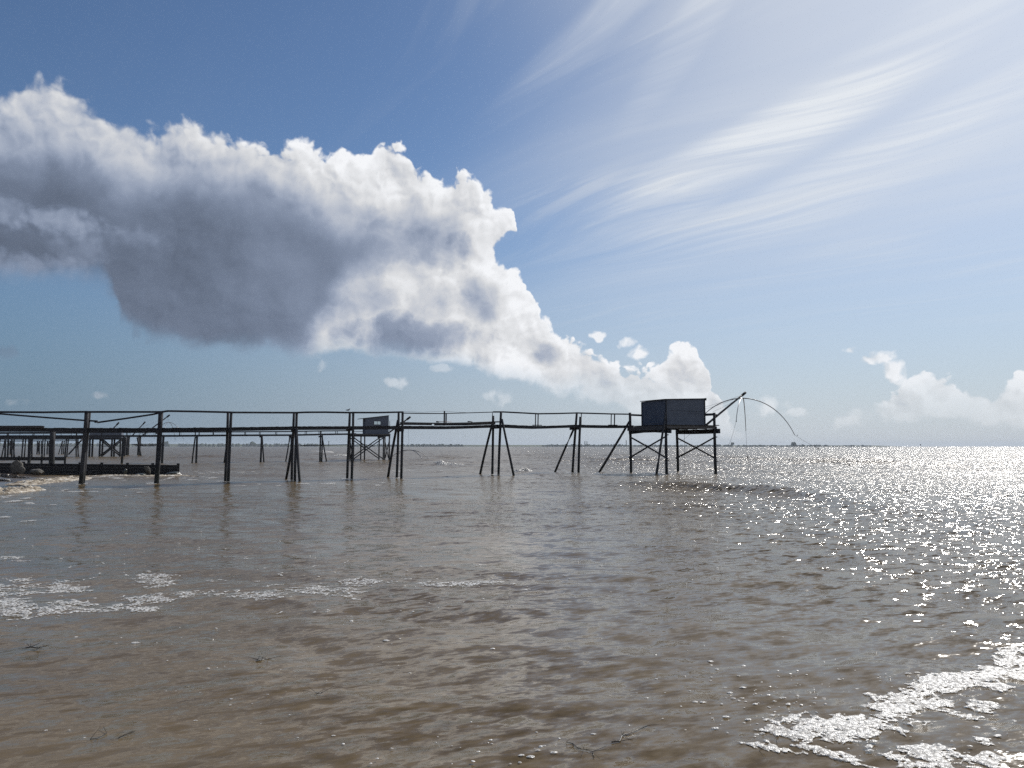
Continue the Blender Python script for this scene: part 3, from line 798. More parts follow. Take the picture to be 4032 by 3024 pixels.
# rail stanchions between the bents
for px, t, b_, dy, w in ((1750, 1618, 1676, 0.0, .085), (1757, 1627, 1674, .9, .075), (1939, 1625, 1660, .9, .04), (2109, 1631, 1678, .9, .06), (2119, 1631, 1680, 0.0, .065), (2289, 1629, 1676, 0.0, .055), (2407, 1631, 1677, .9, .06), (2420, 1632, 1678, 0.0, .07)):
    Y = d1(px) + dy
    beam('stanchion', [at(px - 1, b_, Y), at(px, t, Y)], w, w, 'beam', pier)
beam('deck_cleat', [at(1988, 1676, d1(1988) - .1), at(2010, 1676.5, d1(2010) - .1)], .08, .10, 'beam', pier)
beam('deck_cleat', [at(2098, 1674, d1(2098) - .1), at(2133, 1674.5, d1(2133) - .1)], .12, .06, 'beam', pier)
beam('deck_cleat', [at(2396, 1673.5, d1(2396) - .1), at(2430, 1674, d1(2430) - .1)], .12, .06, 'beam', pier)
for p in (((1586, 1619.5), (1660, 1623.5), (1750, 1618.5)), ((1750, 1618.5), (1800, 1623), (1850, 1625))):
    cord('rail_wire', [at(x, y, d1(x) - .15) for x, y in p], 0.008, 'rope', pier)
# things left on the deck
t = thing('boat_hook', deck_at(1750), 'faded red pole lying on the pier deck beside the thin stanchions', 'pole')
pole('shaft', at(1722, 1661, d1(1722) + .3), at(1778, 1661.6, d1(1778) + .3), .022, .018, 'red_pole', t, n=6, seg=2)
pole('hook', at(1718, 1660.5, d1(1718) + .3), at(1728, 1661, d1(1728) + .3), .06, .05, 'black', t, n=6, seg=2)
t = thing('scrap_timber', deck_at(1850), 'small scrap of timber lying on the pier deck near the middle', 'timber')
pole('log', at(1842, 1660, d1(1842) + .3), at(1860, 1661.5, d1(1860) + .3), .05, .03, 'black', t, n=6, seg=2)
pole('twig', at(1850, 1661, d1(1850) + .3), at(1856, 1658, d1(1856) + .3), .02, .01, 'black', t, n=5, seg=2)
# gull
bp = at(1371, 1619.5, d1(1371) - .12)
t = thing('gull', bp, 'small bird perched on the main pier handrail against the sky', 'bird')
vs, fs = [], []
tube_geo([bp + Vector(v) for v in ((-.16, 0, .075), (-.10, 0, .08), (-.03, 0, .085), (.04, 0, .10), (.08, 0, .125), (.095, 0, .15), (.10, 0, .175), (.115, 0, .19))], [.006, .028, .045, .045, .034, .026, .03, .012], vs, fs, 8)
mesh_obj('body', vs, fs, 'gull_grey', t, smooth=True)
vs, fs = [], []; tube_geo([bp + Vector((.12, 0, .172)), bp + Vector((.155, 0, .165))], [.008, .002], vs, fs, 5); mesh_obj('beak', vs, fs, 'black', t)
for s in (-.015, .015): cord('leg', [bp + Vector((0, s, -.01)), bp + Vector((0.005, s, .06))], .004, 'black', t, 4)
for s in (-1, 1):
    mesh_obj('wing', [bp + Vector(v) for v in ((.05, s * .045, .11), (-.06, s * .05, .11), (-.20, s * .02, .085), (-.05, s * .052, .075), (.05, s * .04, .08))], [(0, 1, 2, 3, 4)], 'gull_grey', t)

# ------------------------------------------------------------------ main hut on its platform
NL = Vector((12.2, 60.5, 0)); NR = NL + ALONG * 4.94; FL = NL + ACROSS * 4.9; FR = FL + ALONG * 4.94
ZD = 3.92                                 # platform deck
hut = thing('fishing_hut', NL, 'biggest dark boarded fishing hut on stilts at the end of the main pier', 'hut')
for base, ztop in ((NL, 3.3), (NR, 4.95), (FL, 5.05), (FR, 3.4)):
    pole('stilt', base + Vector((0.03, 0, -1.4)), base + Vector((0, 0, ztop)), .125, .112, 'pile', hut, n=10, seg=7, bend=.025)
def cross(a, b_, zl, zh, off, r=.072):
    pole('cross_brace', a + UP * zh + off, b_ + UP * zl + off, r, r * .9, 'beam', hut, n=7, seg=4, bend=.02)
    pole('cross_brace', a + UP * zl - off, b_ + UP * zh - off, r, r * .9, 'beam', hut, n=7, seg=4, bend=.02)
cross(FL, NL, 1.20, 2.92, ALONG * .13); cross(FR, NR, 1.15, 2.88, ALONG * .13)
for p, z in ((NL, 3.1), (NL, 1.08), (NR, 2.95), (NR, .95)):
    pole('bolt_end', p + UP * z + ALONG * .10, p + UP * z + ALONG * .24, .05, .05, 'beam', hut, n=6, seg=1, bend=0)
beam('cap_beam', [FL + UP * 3.42 - ACROSS * -.35 + ALONG * .17, FL.lerp(NL, .33) + UP * 3.52 + ALONG * .17, FL.lerp(NL, .66) + UP * 3.52 + ALONG * .17, NL + UP * 3.42 - ACROSS * .4 + ALONG * .17], .16, .40, 'beam', hut)
beam('cap_beam', [FR + UP * 3.45 + ACROSS * .3 + ALONG * .17, FR.lerp(NR, .33) + UP * 3.42 + ALONG * .17, FR.lerp(NR, .66) + UP * 3.42 + ALONG * .17, NR + UP * 3.44 - ACROSS * .4 + ALONG * .17], .16, .38, 'beam', hut)
for k in range(5):
    t_ = k / 4; a = NL.lerp(FL, t_)
    beam('joist', [a + UP * 3.72 - ALONG * .12, a + UP * 3.72 + ALONG * 5.15], .10, .20, 'beam', hut)
beam('fascia', [NL - ACROSS * .16 + UP * 3.74 - ALONG * .05, NL - ACROSS * .16 + UP * 3.74 + ALONG * 4.83], .04, .24, 'fascia', hut)
beam('fascia', [FL - ALONG * .20 + UP * 3.66 + ACROSS * .1, NL - ALONG * .20 + UP * 3.66 - ACROSS * .15], .04, .34, 'fascia', hut)
npl = 32
for k in range(npl):
    s = -.15 + (k + .5) * 5.4 / npl
    a = NL + ALONG * s + UP * (ZD - .03 + rng.uniform(-.006, .006))
    o = beam('floor_plank', [a - ACROSS * .26, a + ACROSS * 5.1], .155, .035, 'plank', hut)
# the cabin: frame, lapped boards, roof
CC = NL + ALONG * .6 + ACROSS * .7
CS, CW = 3.9, 3.25
ztl, ztr = 5.93, 6.08                     # eaves shoreward and seaward
def zroof(s): return ztl + (ztr - ztl) * s / CS
def board_wall(o, u, L, nrm, zt_fn, rows=20, parent=None, z0=None, gap=None, col='board'):
    z0 = ZD - .0 if z0 is None else z0
    for k in range(rows):
        top0, top1 = zt_fn(0.0), zt_fn(L)
        za0, zb0 = z0 + (top0 - z0) * k / rows, z0 + (top0 - z0) * (k + 1) / rows
        za1, zb1 = z0 + (top1 - z0) * k / rows, z0 + (top1 - z0) * (k + 1) / rows
        j = rng.uniform(-.004, .004)
        lo, hi = nrm * (.024 + j), nrm * (.015 + j)
        vs = [o + UP * za0 + lo, o + u * L + UP * za1 + lo, o + u * L + UP * zb1 + hi, o + UP * zb0 + hi,
              o + UP * za0 - nrm * .01, o + u * L + UP * za1 - nrm * .01, o + u * L + UP * zb1 - nrm * .01, o + UP * zb0 - nrm * .01]
        mesh_obj('wall_board', vs, [(0, 1, 2, 3), (4, 7, 6, 5), (0, 4, 5, 1), (3, 2, 6, 7), (0, 3, 7, 4), (1, 5, 6, 2)], col, parent)
def wall_pts(parent):
    a, b_, c, d = CC, CC + ALONG * CS, CC + ALONG * CS + ACROSS * CW, CC + ACROSS * CW
    board_wall(a, ALONG, CS, -ACROSS, zroof, 20, parent)
    board_wall(d, -ACROSS, CW, -ALONG, lambda s: ztl, 20, parent)
    board_wall(b_, ACROSS, CW, ALONG, lambda s: ztr, 20, parent)
    board_wall(c, -ALONG, CS, ACROSS, lambda s: zroof(CS - s), 20, parent)
    for p, z in ((a, ztl), (b_, ztr), (c, ztr), (d, ztl)):
        q = p + ((p - (a + c) / 2).normalized()) * .03
        beam('corner_post', [q + UP * (ZD - .02), q + UP * (z - .01)], .09, .09, 'beam', parent)
wall_pts(hut)
r0 = CC - ACROSS * .10 - ALONG * .16; r1 = CC - ACROSS * .10 + ALONG * (CS + .12)
zs0, zs1 = zroof(-.16) + .03, zroof(CS + .12) + .03
rw = ACROSS * (CW + .2)
mesh_obj('roof', [r0 + UP * zs0, r1 + UP * zs1, r1 + rw + UP * zs1, r0 + rw + UP * zs0, r0 + UP * (zs0 + .05), r1 + UP * (zs1 + .05), r1 + rw + UP * (zs1 + .05), r0 + rw + UP * (zs0 + .05)],
         [(3, 2, 1, 0), (4, 5, 6, 7), (0, 1, 5, 4), (1, 2, 6, 5), (2, 3, 7, 6), (3, 0, 4, 7)], 'roof', hut)
beam('roof_edge', [r1 + UP * (zs1 - .03) + ALONG * .03, r1 + rw + UP * (zs1 - .03) + ALONG * .03], .05, .20, 'beam', hut)
beam('wall_batten', [CC + ALONG * .3 - ACROSS * .04 + UP * (ZD + 1.2), CC + ALONG * 3.8 - ACROSS * .04 + UP * (ZD + 1.17)], .02, .04, 'board', hut)
beam('corner_batten', [FL.lerp(NL, .45) - ALONG * .24 + UP * 3.99, NL - ALONG * .24 + UP * 4.03], .03, .035, 'fascia', hut)
# leaning prop against the near corner
pb = at(2583, HOR, 58.6); pb.z = 0; pt = at(2622, 1622, 60.75); pd = pt - pb
pole('prop', pb - pd * (1.0 / pd.z), pt, .10, .075, 'pile', hut, seg=7, bend=.06)
# platform rails
beam('handrail', [FL + UP * 4.86, FL.lerp(FL + ALONG * 1.3 - ACROSS * .6, 1.0) + UP * 4.80], .06, .16, 'beam', hut)
beam('stanchion', [FL + ALONG * .95 - ACROSS * .45 + UP * 3.9, FL + ALONG * .95 - ACROSS * .45 + UP * 5.06], .10, .10, 'beam', hut)
beam('handrail', [CC + ALONG * CS + ACROSS * .1 + UP * 4.80, NR + UP * 4.82 + ALONG * .05], .06, .19, 'beam', hut)
beam('handrail', [NR + UP * 4.80 + ALONG * .08, FR + UP * 4.80 + ALONG * .08], .06, .15, 'beam', hut)
beam('rail_block', [NR + ALONG * .05 + UP * 4.74, NR + ALONG * .22 + UP * 4.74], .14, .18, 'beam', hut)
beam('walkway_edge', [NR + ALONG * .1 + UP * 3.93, NR + ALONG * .36 + UP * 3.93], .2, .03, 'plank', hut)
cord('hanging_rope', [NL.lerp(NR, .5) + ACROSS * .8 + UP * z for z in (3.6, 2.4, 1.2, -.2)], .012, 'rope', hut)

# ------------------------------------------------------------------ the big lift net
def arc_pts(K, end, bulge, k=14):
    """quarter of a hoop from the crossing K out and down to end: leaves K level, hangs steep at the tip"""
    K, end = Vector(K), Vector(end); h = Vector((end.x - K.x, end.y - K.y, 0)); v = end.z - K.z
    out = []
    for i in range(k + 1):
        t = i / k; a = t * bulge
        out.append(K + h * (math.sin(a) / math.sin(bulge)) + UP * (v * (1 - math.cos(a)) / (1 - math.cos(bulge))))
    return out
def lift_net(label, mast0, mast1, rm, K, ends, bulge, rh, lines, extra=()):
    t = thing('lift_net', mast0, label, 'fishing net')
    pole('mast', mast0, mast1, rm, rm * .8, 'mast', t, n=9, seg=5, wob=.02, bend=.02)
    d = (Vector(mast1) - Vector(mast0)).normalized()
    pole('mast_pulley', Vector(mast1) - d * rm * 3, Vector(mast1) + d * rm * 2, rm * 1.25, rm * 1.2, 'black', t, n=8, seg=2, bend=0)
    cord('hoist_line', [Vector(mast1) - d * rm * 2, Vector(K)], .012, 'rope', t)
    for e in ends:
        vs, fs = [], []; pts = arc_pts(K, e, bulge); k = len(pts)
        tube_geo(pts, [rh * (1 - .45 * i / k) for i in range(k)], vs, fs, 7)
        mesh_obj('hoop_arm', vs, fs, 'steel', t, smooth=True)
    for ln in lines: cord('net_line', ln, .010, 'rope', t)
    for p0, p1 in extra: cord('guy_line', sag(p0, p1, .05), .009, 'rope', t)
    return t
mb, mt = at(2775, 1678, 64.6), at(2930, 1550, 66.3)
K = at(2926, 1568, 66.2)
eR, eL, eN, eF = at(3129, 1713, 67.0), at(2722, 1705, 65.6), at(2899, 1657, 62.4), at(2937, 1697, 70.2)
c1, c2 = at(3221, 1765, 66.5), at(3345, 1832, 64.0)
net = lift_net('biggest net frame: slanting mast and curved hoop arms right of the biggest hut', mb, mt, .095, K, [eR, eL, eN, eF], R(62), .045,
    [sag(eR, c1, .05), sag(c1, c2, .3), sag(eN, at(2872, 1748, 61.8), .1), sag(eF, at(2942, 1800, 69.5), -.02), sag(at(2942, 1800, 69.5), at(2956, 1838, 67), .05), sag(eL, at(2640, 1762, 66), .1)],
    [(at(2915, 1558, 66.2), at(2775, 1602, 62.6)), (at(2906, 1566, 66.1), at(2775, 1611, 62.4)), (at(2900, 1573, 66.0), at(2806, 1622, 62.8))])
for p, d in ((c1, .08), (c2, .09), (at(2942, 1800, 69.5), .10), (eN - UP * .02, .07), (at(3139, 1714, 67.0), .05)):
    pole('cork', p - UP * d, p + UP * d, d * .75, d * .3, 'black', net, n=7, seg=3, bend=0)
pole('cork_stick', c2 + Vector((-.45, 0, .28)), c2 + Vector((.02, 0, .1)), .02, .02, 'black', net, n=5, seg=2)

# ------------------------------------------------------------------ second pier and its small hut
P2D = [(-600, 88), (0, 92), (642, 100), (775, 102), (890, 104), (1027, 107), (1146, 110), (1262, 113), (1400, 117), (1530, 120)]
def d2(px): return float(np.interp(px, [p[0] for p in P2D], [p[1] for p in P2D]))
pier2 = thing('fishing_pier', (at(642, HOR, 100).x, 100, 0), 'second, thinner railed pier running behind the main one to the small windowed hut', 'pier')
D2 = [(-400, 1719), (0, 1718), (340, 1717.5), (500, 1717), (700, 1716.5), (900, 1714.5), (1145, 1713.5), (1262, 1711), (1400, 1709)]
Rl2 = [(-400, 1704), (0, 1704), (340, 1702.5), (700, 1701), (900, 1700.5), (1145, 1699), (1262, 1697), (1370, 1696)]
for pts in (D2,):
    for a, b_ in zip(pts[:-1], pts[1:]):
        beam('stringer', [at(a[0], a[1], d2(a[0])), at(b_[0] + 2, b_[1], d2(b_[0]))], .14, .22, 'beam', pier2)
        beam('stringer', [at(a[0], a[1], d2(a[0])) + ACROSS * 1.1, at(b_[0] + 2, b_[1], d2(b_[0])) + ACROSS * 1.1], .14, .22, 'beam', pier2)
for a, b_ in zip(Rl2[:-1], Rl2[1:]):
    beam('handrail', [at(a[0], a[1], d2(a[0]) - .1), at(b_[0] + 2, b_[1], d2(b_[0]) - .1)], .08, .16, 'beam', pier2)
    beam('handrail', [at(a[0], a[1], d2(a[0])) + ACROSS * 1.1, at(b_[0] + 2, b_[1], d2(b_[0])) + ACROSS * 1.1], .08, .11, 'beam', pier2)
vs, fs = [], []
for px in np.arange(-380, 1405, 6.2):
    y = float(np.interp(px, [p[0] for p in D2], [p[1] for p in D2])); c = at(px, y, d2(px)) + UP * .11
    beam_geo([c - ACROSS * .1, c + ACROSS * 1.25], .16, .04, vs, fs)
tag(mesh_obj('deck_planking', vs, fs, 'plank', pier2), kind='stuff')
for px in (-60, 28, 130, 215, 300, 400, 500, 573, 708, 770, 785, 841, 967, 1025, 1090, 1207, 1262, 1328):
    y1 = float(np.interp(px, [p[0] for p in D2], [p[1] for p in D2])); y0 = float(np.interp(px, [p[0] for p in Rl2], [p[1] for p in Rl2]))
    beam('stanchion', [at(px, y1, d2(px)), at(px, y0 - 1, d2(px))], .075, .075, 'beam', pier2)
    q = at(px, y1, d2(px)) + ACROSS * 1.1
    beam('stanchion', [q, q + UP * (y1 - y0) * d2(px) / FPX], .075, .075, 'beam', pier2)
def leg2(px0, px1, top, Yb, r, parent, nm='post', Yt=None):
    t = at(px0, top, Yt or Yb); b0 = at(px1, HOR, Yb); b0.z = 0; d = t - b0
    return pole(nm, b0 - d * (1.0 / d.z), t, r, r * .92, 'pile', parent, n=7, seg=4, bend=.03)
for a in ((1, -20, 1716, .16), (208, 208, 1696, .30), (118, 118, 1716, .18), (489, 482, 1716, .15), (644, 641, 1716, .15), (776, 774, 1716, .14), (903, 900, 1716, .14), (1030, 1027, 1715, .14), (1147, 1146, 1714, .13), (1263, 1261, 1698, .13), (1269, 1267, 1711, .12)):
    leg2(a[0], a[1], a[2], d2(a[1]) if a[1] != 208 else 84, a[3], pier2)
for a in ((769, 759, 1720), (895, 884, 1720), (1032, 1041, 1716), (1142, 1126, 1716), (1268, 1287, 1716)):
    leg2(a[0], a[1], a[2], d2(a[1]) + .5, .10, pier2, 'brace')
for px in (644, 777, 902, 1030, 1147, 1265):
    c = at(px, 1719, d2(px)); beam('cap_beam', [c - ACROSS * .3, c + ACROSS * 1.5], .2, .2, 'beam', pier2)
pole('tie_pole', at(1182, 1754.5, 111.0), at(1372, 1751, 116.3), .07, .06, 'beam', pier2, n=6, seg=4)

A2 = Vector((.94, .34, 0)).normalized(); B2 = Vector((-.34, .94, 0)).normalized()
O2 = at(1438, 1709, 116.0); O2.z = 0      # near-left corner of the small cabin
z2 = at(1438, 1708, 116.0).z
hut2 = thing('fishing_hut', O2, 'small dark hut with a bright two-pane window on crossed stilts, behind the main pier', 'hut')
CS2, CW2 = 3.55, 2.4
def z2r(s): return at(1438, 1647, 116).z + (at(1526, 1636.5, 117).z - at(1438, 1647, 116).z) * s / CS2
def wall2(o, u, L, nrm, f, hole=None):
    if hole is None:
        board_wall(o, u, L, nrm, f, 14, hut2, z2); return
    s0, s1, za, zb = hole                 # boards stop at the window
    for (a, b_, zl, zh) in ((0, s0, None, None), (s1, L, None, None), (s0, s1, None, za), (s0, s1, zb, None)):
        lo = z2 if zl is None and zh is not zb else zl
        if zh is None and zl is None: board_wall(o + u * a, u, b_ - a, nrm, lambda s, a=a: f(a + s), 14, hut2, z2)
        elif zh is not None: board_wall(o + u * a, u, b_ - a, nrm, lambda s: zh, 7, hut2, z2)
        else: board_wall(o + u * a, u, b_ - a, nrm, lambda s, a=a: f(a + s), 4, hut2, zl)
wz0, wz1 = at(1480, 1672, 116.5).z, at(1480, 1658.5, 116.5).z
ws0, ws1 = 1.30, 2.32
wall2(O2, A2, CS2, -B2, z2r, (ws0, ws1, wz0, wz1))
wall2(O2 + B2 * CW2, -B2, CW2, -A2, lambda s: z2r(0))
wall2(O2 + A2 * CS2, B2, CW2, A2, lambda s: z2r(CS2))
wall2(O2 + A2 * CS2 + B2 * CW2, -A2, CS2, B2, lambda s: z2r(CS2 - s), (CS2 - ws1 - .62, CS2 - ws0 - .12, wz0 - .12, wz1 + .25))
win = beam('window', [O2 + A2 * (ws0 + ws1) / 2 - B2 * .01 + UP * wz0, O2 + A2 * (ws0 + ws1) / 2 - B2 * .01 + UP * wz1], .07, .05, 'beam', hut2)
for a, b_ in ((ws0 + .06, (ws0 + ws1) / 2 - .05), ((ws0 + ws1) / 2 + .05, ws1 - .06)):
    c = O2 - B2 * .0
    mesh_obj('pane', [c + A2 * a + UP * (wz0 + .05), c + A2 * b_ + UP * (wz0 + .05), c + A2 * b_ + UP * (wz1 - .05), c + A2 * a + UP * (wz1 - .05)] +
             [c + B2 * .02 + A2 * a + UP * (wz0 + .05), c + B2 * .02 + A2 * b_ + UP * (wz0 + .05), c + B2 * .02 + A2 * b_ + UP * (wz1 - .05), c + B2 * .02 + A2 * a + UP * (wz1 - .05)],
             [(0, 1, 2, 3), (7, 6, 5, 4), (0, 4, 5, 1), (3, 2, 6, 7), (0, 3, 7, 4), (1, 5, 6, 2)], 'pane', win)
for zz_ in (wz0, wz1):
    beam('window_frame', [O2 + A2 * ws0 - B2 * .02 + UP * zz_, O2 + A2 * ws1 - B2 * .02 + UP * zz_], .06, .06, 'beam', win)
for ss_ in (ws0, ws1):
    beam('window_frame', [O2 + A2 * ss_ - B2 * .02 + UP * wz0, O2 + A2 * ss_ - B2 * .02 + UP * wz1], .06, .06, 'beam', win)
r0 = O2 - A2 * .85 - B2 * .15; r1 = O2 + A2 * (CS2 + .04) - B2 * .15; rw = B2 * (CW2 + .3)
ze0, ze1 = z2r(-.85), z2r(CS2)
mesh_obj('roof', [r0 + UP * ze0, r1 + UP * ze1, r1 + rw + UP * ze1, r0 + rw + UP * ze0, r0 + UP * (ze0 + .07), r1 + UP * (ze1 + .07), r1 + rw + UP * (ze1 + .07), r0 + rw + UP * (ze0 + .07)],
         [(3, 2, 1, 0), (4, 5, 6, 7), (0, 1, 5, 4), (1, 2, 6, 5), (2, 3, 7, 6), (3, 0, 4, 7)], 'roof', hut2)
PA = O2 - A2 * 1.9 - B2 * .5; PL, PW = 5.65, 3.6
for k in range(24):
    a = PA + A2 * ((k + .5) * PL / 24) + UP * (z2 - .03); beam('floor_plank', [a - B2 * .1, a + B2 * (PW + .1)], .21, .05, 'plank', hut2)
beam('fascia', [PA - B2 * .12 + UP * (z2 - .12), PA + A2 * PL - B2 * .12 + UP * (z2 - .12)], .05, .13, 'fascia', hut2)
for f_ in (0.02, .98):
    beam('joist', [PA + B2 * PW * f_ + UP * (z2 - .27), PA + B2 * PW * f_ + A2 * PL + UP * (z2 - .27)], .14, .26, 'beam', hut2)
beam('cap_beam', [PA + A2 * 4.4 + UP * (z2 - .5), PA + A2 * 4.4 + B2 * PW + UP * (z2 - .5)], .18, .2, 'beam', hut2)
for f_ in (.35, 1.0):
    beam('handrail', [O2 - A2 * .06 + UP * (z2 + f_) - B2 * .2, PA + UP * (z2 + f_)], .06, .08, 'beam', hut2)
beam('stanchion', [PA + UP * z2, PA + UP * (z2 + 1.05)], .08, .08, 'beam', hut2)
beam('vent_pipe', [O2 + A2 * (CS2 + .18) + UP * z2, O2 + A2 * (CS2 + .18) + UP * (z2 + 2.0)], .07, .07, 'steel', hut2)
st = [PA + A2 * .1, PA + A2 * 1.75, PA + A2 * 4.6, PA + A2 * 5.5]
sb = [p + B2 * PW for p in st]
for p in st + sb: pole('stilt', p - UP * 1.0, p + UP * (z2 - .3), .115, .105, 'pile', hut2, n=8, seg=5)
for row in (st, sb):
    o_ = B2 * -.12
    pole('cross_brace', row[0] + UP * (z2 - .6) + o_, row[2] + UP * .25 + o_, .085, .08, 'beam', hut2, n=7, seg=3)
    pole('cross_brace', row[0] + UP * .25 - o_, row[2] + UP * (z2 - .6) - o_, .085, .08, 'beam', hut2, n=7, seg=3)
for a, b_ in ((st[3], sb[3]), (st[0], sb[0])):
    pole('cross_brace', a + UP * (z2 - .5) + A2 * .1, b_ + UP * .4 + A2 * .1, .07, .07, 'beam', hut2, n=7, seg=3)
    pole('cross_brace', a + UP * .4 - A2 * .1, b_ + UP * (z2 - .5) - A2 * .1, .07, .07, 'beam', hut2, n=7, seg=3)
K2 = at(1611, 1772, 119)
net2 = lift_net('lowered net frame of the small hut, low over the water under its short mast', at(1528, 1706, 118), at(1611, 1645, 119.5), .13, K2,
    [at(1686, 1806, 120), at(1540, 1803, 118), at(1660, 1806, 114), at(1560, 1800, 124)], R(60), .06, [], [(at(1609, 1648, 119.4), at(1530, 1654, 118.5))])

# ------------------------------------------------------------------ farther piers at the left
def far_pier(label, D, dfun, rail_dy, bents, stan, r=.13, plank_w=7.0, thick=.2, rails=True):
    x0, x1 = D[0][0], D[-1][0]
    p = thing('fishing_pier', (at(bents[0][0], HOR, dfun(bents[0][0])).x, dfun(bents[0][0]), 0), label, 'pier')
    yy = lambda px: float(np.interp(px, [q[0] for q in D], [q[1] for q in D]))
    for a, b_ in zip(D[:-1], D[1:]):
        for off in (0.0, 1.1):
            beam('stringer', [at(a[0], a[1], dfun(a[0])) + ACROSS * off, at(b_[0] + 1.5, b_[1], dfun(b_[0])) + ACROSS * off], .16, thick, 'beam', p)
            if rails: beam('handrail', [at(a[0], a[1] - rail_dy, dfun(a[0])) + ACROSS * off, at(b_[0] + 1.5, b_[1] - rail_dy, dfun(b_[0])) + ACROSS * off], .09, .13, 'beam', p)
    vs, fs = [], []
    for px in np.arange(x0, x1, plank_w):
        c = at(px, yy(px), dfun(px)) + UP * (thick / 2 + .025); beam_geo([c - ACROSS * .1, c + ACROSS * 1.25], .2, .045, vs, fs)
    tag(mesh_obj('deck_planking', vs, fs, 'plank', p), kind='stuff')
    for px in stan:
        c = at(px, yy(px), dfun(px)); beam('stanchion', [c, c + UP * (rail_dy + 1) * dfun(px) / FPX], .08, .08, 'beam', p)
    for (a, b_, rr_) in bents:
        leg2(a, b_, yy(a), dfun(a), rr_, p)
        q = at(b_, HOR, dfun(a)) + ACROSS * 1.1; px2 = CX + q.x / q.y * FPX
        leg2(px2 + (a - b_), px2, yy(a), q.y, rr_ * .9, p)
        if rng.random() < .55:
            k = rng.choice((-1, 1)); leg2(a + k, b_ + k * rng.uniform(8, 15), yy(a) + 2, dfun(a) + .5, rr_ * .7, p, 'brace')
    return p
d3 = lambda px: 146.0 + px * .025
pier3 = far_pier('third pier at far left, thick dark deck leading to the half-hidden hut', [(-420, 1724.5), (0, 1724), (170, 1723.5), (345, 1723)], d3, 17, [(-80, -84, .15), (22, 22, .17), (46, 48, .16), (92, 88, .14), (118, 119, .17), (170, 168, .13), (262, 257, .15), (300, 303, .14)],
    (-40, 30, 78, 128, 171, 240, 280, 322), thick=.58)
d4 = lambda px: 205.0 + px * .03
pier4 = far_pier('fourth, farthest low pier at the far left edge behind the others', [(-420, 1738), (0, 1737.5), (160, 1736.5), (305, 1735)], d4, 5, [(-30, -30, .17), (34, 34, .17), (40, 40, .10), (148, 147, .17), (155, 157, .15), (187, 187, .18), (194, 194, .14), (246, 245, .18)], (), thick=.15)
d5 = lambda px: 168.0 + px * .02
pier5 = far_pier('pier behind the second one, between the half-hidden hut and the thick post', [(470, 1718), (560, 1717.5), (640, 1716.5)], d5, 14, [(503, 500, .26), (548, 545, .25)], (478, 497, 512, 547, 560, 606), thick=.2)
leg2(541, 556, 1722, 171, .22, pier5, 'brace'); leg2(497, 491, 1722, 171, .22, pier5, 'brace')

# hut of the third pier, half hidden behind the main deck
O3 = at(352, 1728, 150); O3.z = 0; z3 = at(352, 1722, 150).z
hut3 = thing('fishing_hut', O3, 'half-hidden dark hut seen under the main pier deck at far left', 'hut')
L3, W3 = 5.6, 3.2
top3 = at(352, 1686.5, 150).z
hb = lambda s: top3
board_wall(O3, A2, L3, -B2, hb, 12, hut3, z3); board_wall(O3 + B2 * W3, -B2, W3, -A2, hb, 12, hut3, z3)
board_wall(O3 + A2 * L3, B2, W3, A2, hb, 12, hut3, z3); board_wall(O3 + A2 * L3 + B2 * W3, -A2, L3, B2, hb, 12, hut3, z3)
r0 = O3 - A2 * .2 - B2 * .2; r1 = O3 + A2 * (L3 + .2) - B2 * .2; rw = B2 * (W3 + .4)
mesh_obj('roof', [r0 + UP * top3, r1 + UP * top3, r1 + rw + UP * top3, r0 + rw + UP * top3, r0 + UP * (top3 + .08), r1 + UP * (top3 + .08), r1 + rw + UP * (top3 + .12), r0 + rw + UP * (top3 + .12)],
         [(3, 2, 1, 0), (4, 5, 6, 7), (0, 1, 5, 4), (1, 2, 6, 5), (2, 3, 7, 6), (3, 0, 4, 7)], 'roof', hut3)
for k in range(20):
    a = O3 + A2 * ((k + .5) * (L3 + .5) / 20 - .25) + UP * (z3 - .03); beam('floor_plank', [a - B2 * .3, a + B2 * (W3 + .3)], .28, .06, 'plank', hut3)
for f_ in (-.05, 1.05): beam('joist', [O3 + B2 * W3 * f_ - A2 * .3 + UP * (z3 - .25), O3 + B2 * W3 * f_ + A2 * (L3 + .3) + UP * (z3 - .25)], .18, .36, 'beam', hut3)
st3 = [O3 + A2 * x for x in (.1, 1.9, 4.0, 5.5)]
for p in st3 + [q + B2 * W3 for q in st3]: pole('stilt', p - UP * 1, p + UP * (z3 - .2), .19, .17, 'pile', hut3, n=8, seg=4)
for off in (0, W3):
    pole('cross_brace', st3[1] + B2 * off + UP * (z3 - .4), st3[3] + B2 * off + UP * .3, .15, .14, 'beam', hut3, n=7, seg=3)
    pole('cross_brace', st3[1] + B2 * off + UP * .3 + B2 * .2, st3[3] + B2 * off + UP * (z3 - .4) + B2 * .2, .14, .13, 'beam', hut3, n=7, seg=3)
pole('cross_brace', at(327, 1727, 152) , at(270, 1789, 149), .17, .15, 'beam', hut3, n=7, seg=3)
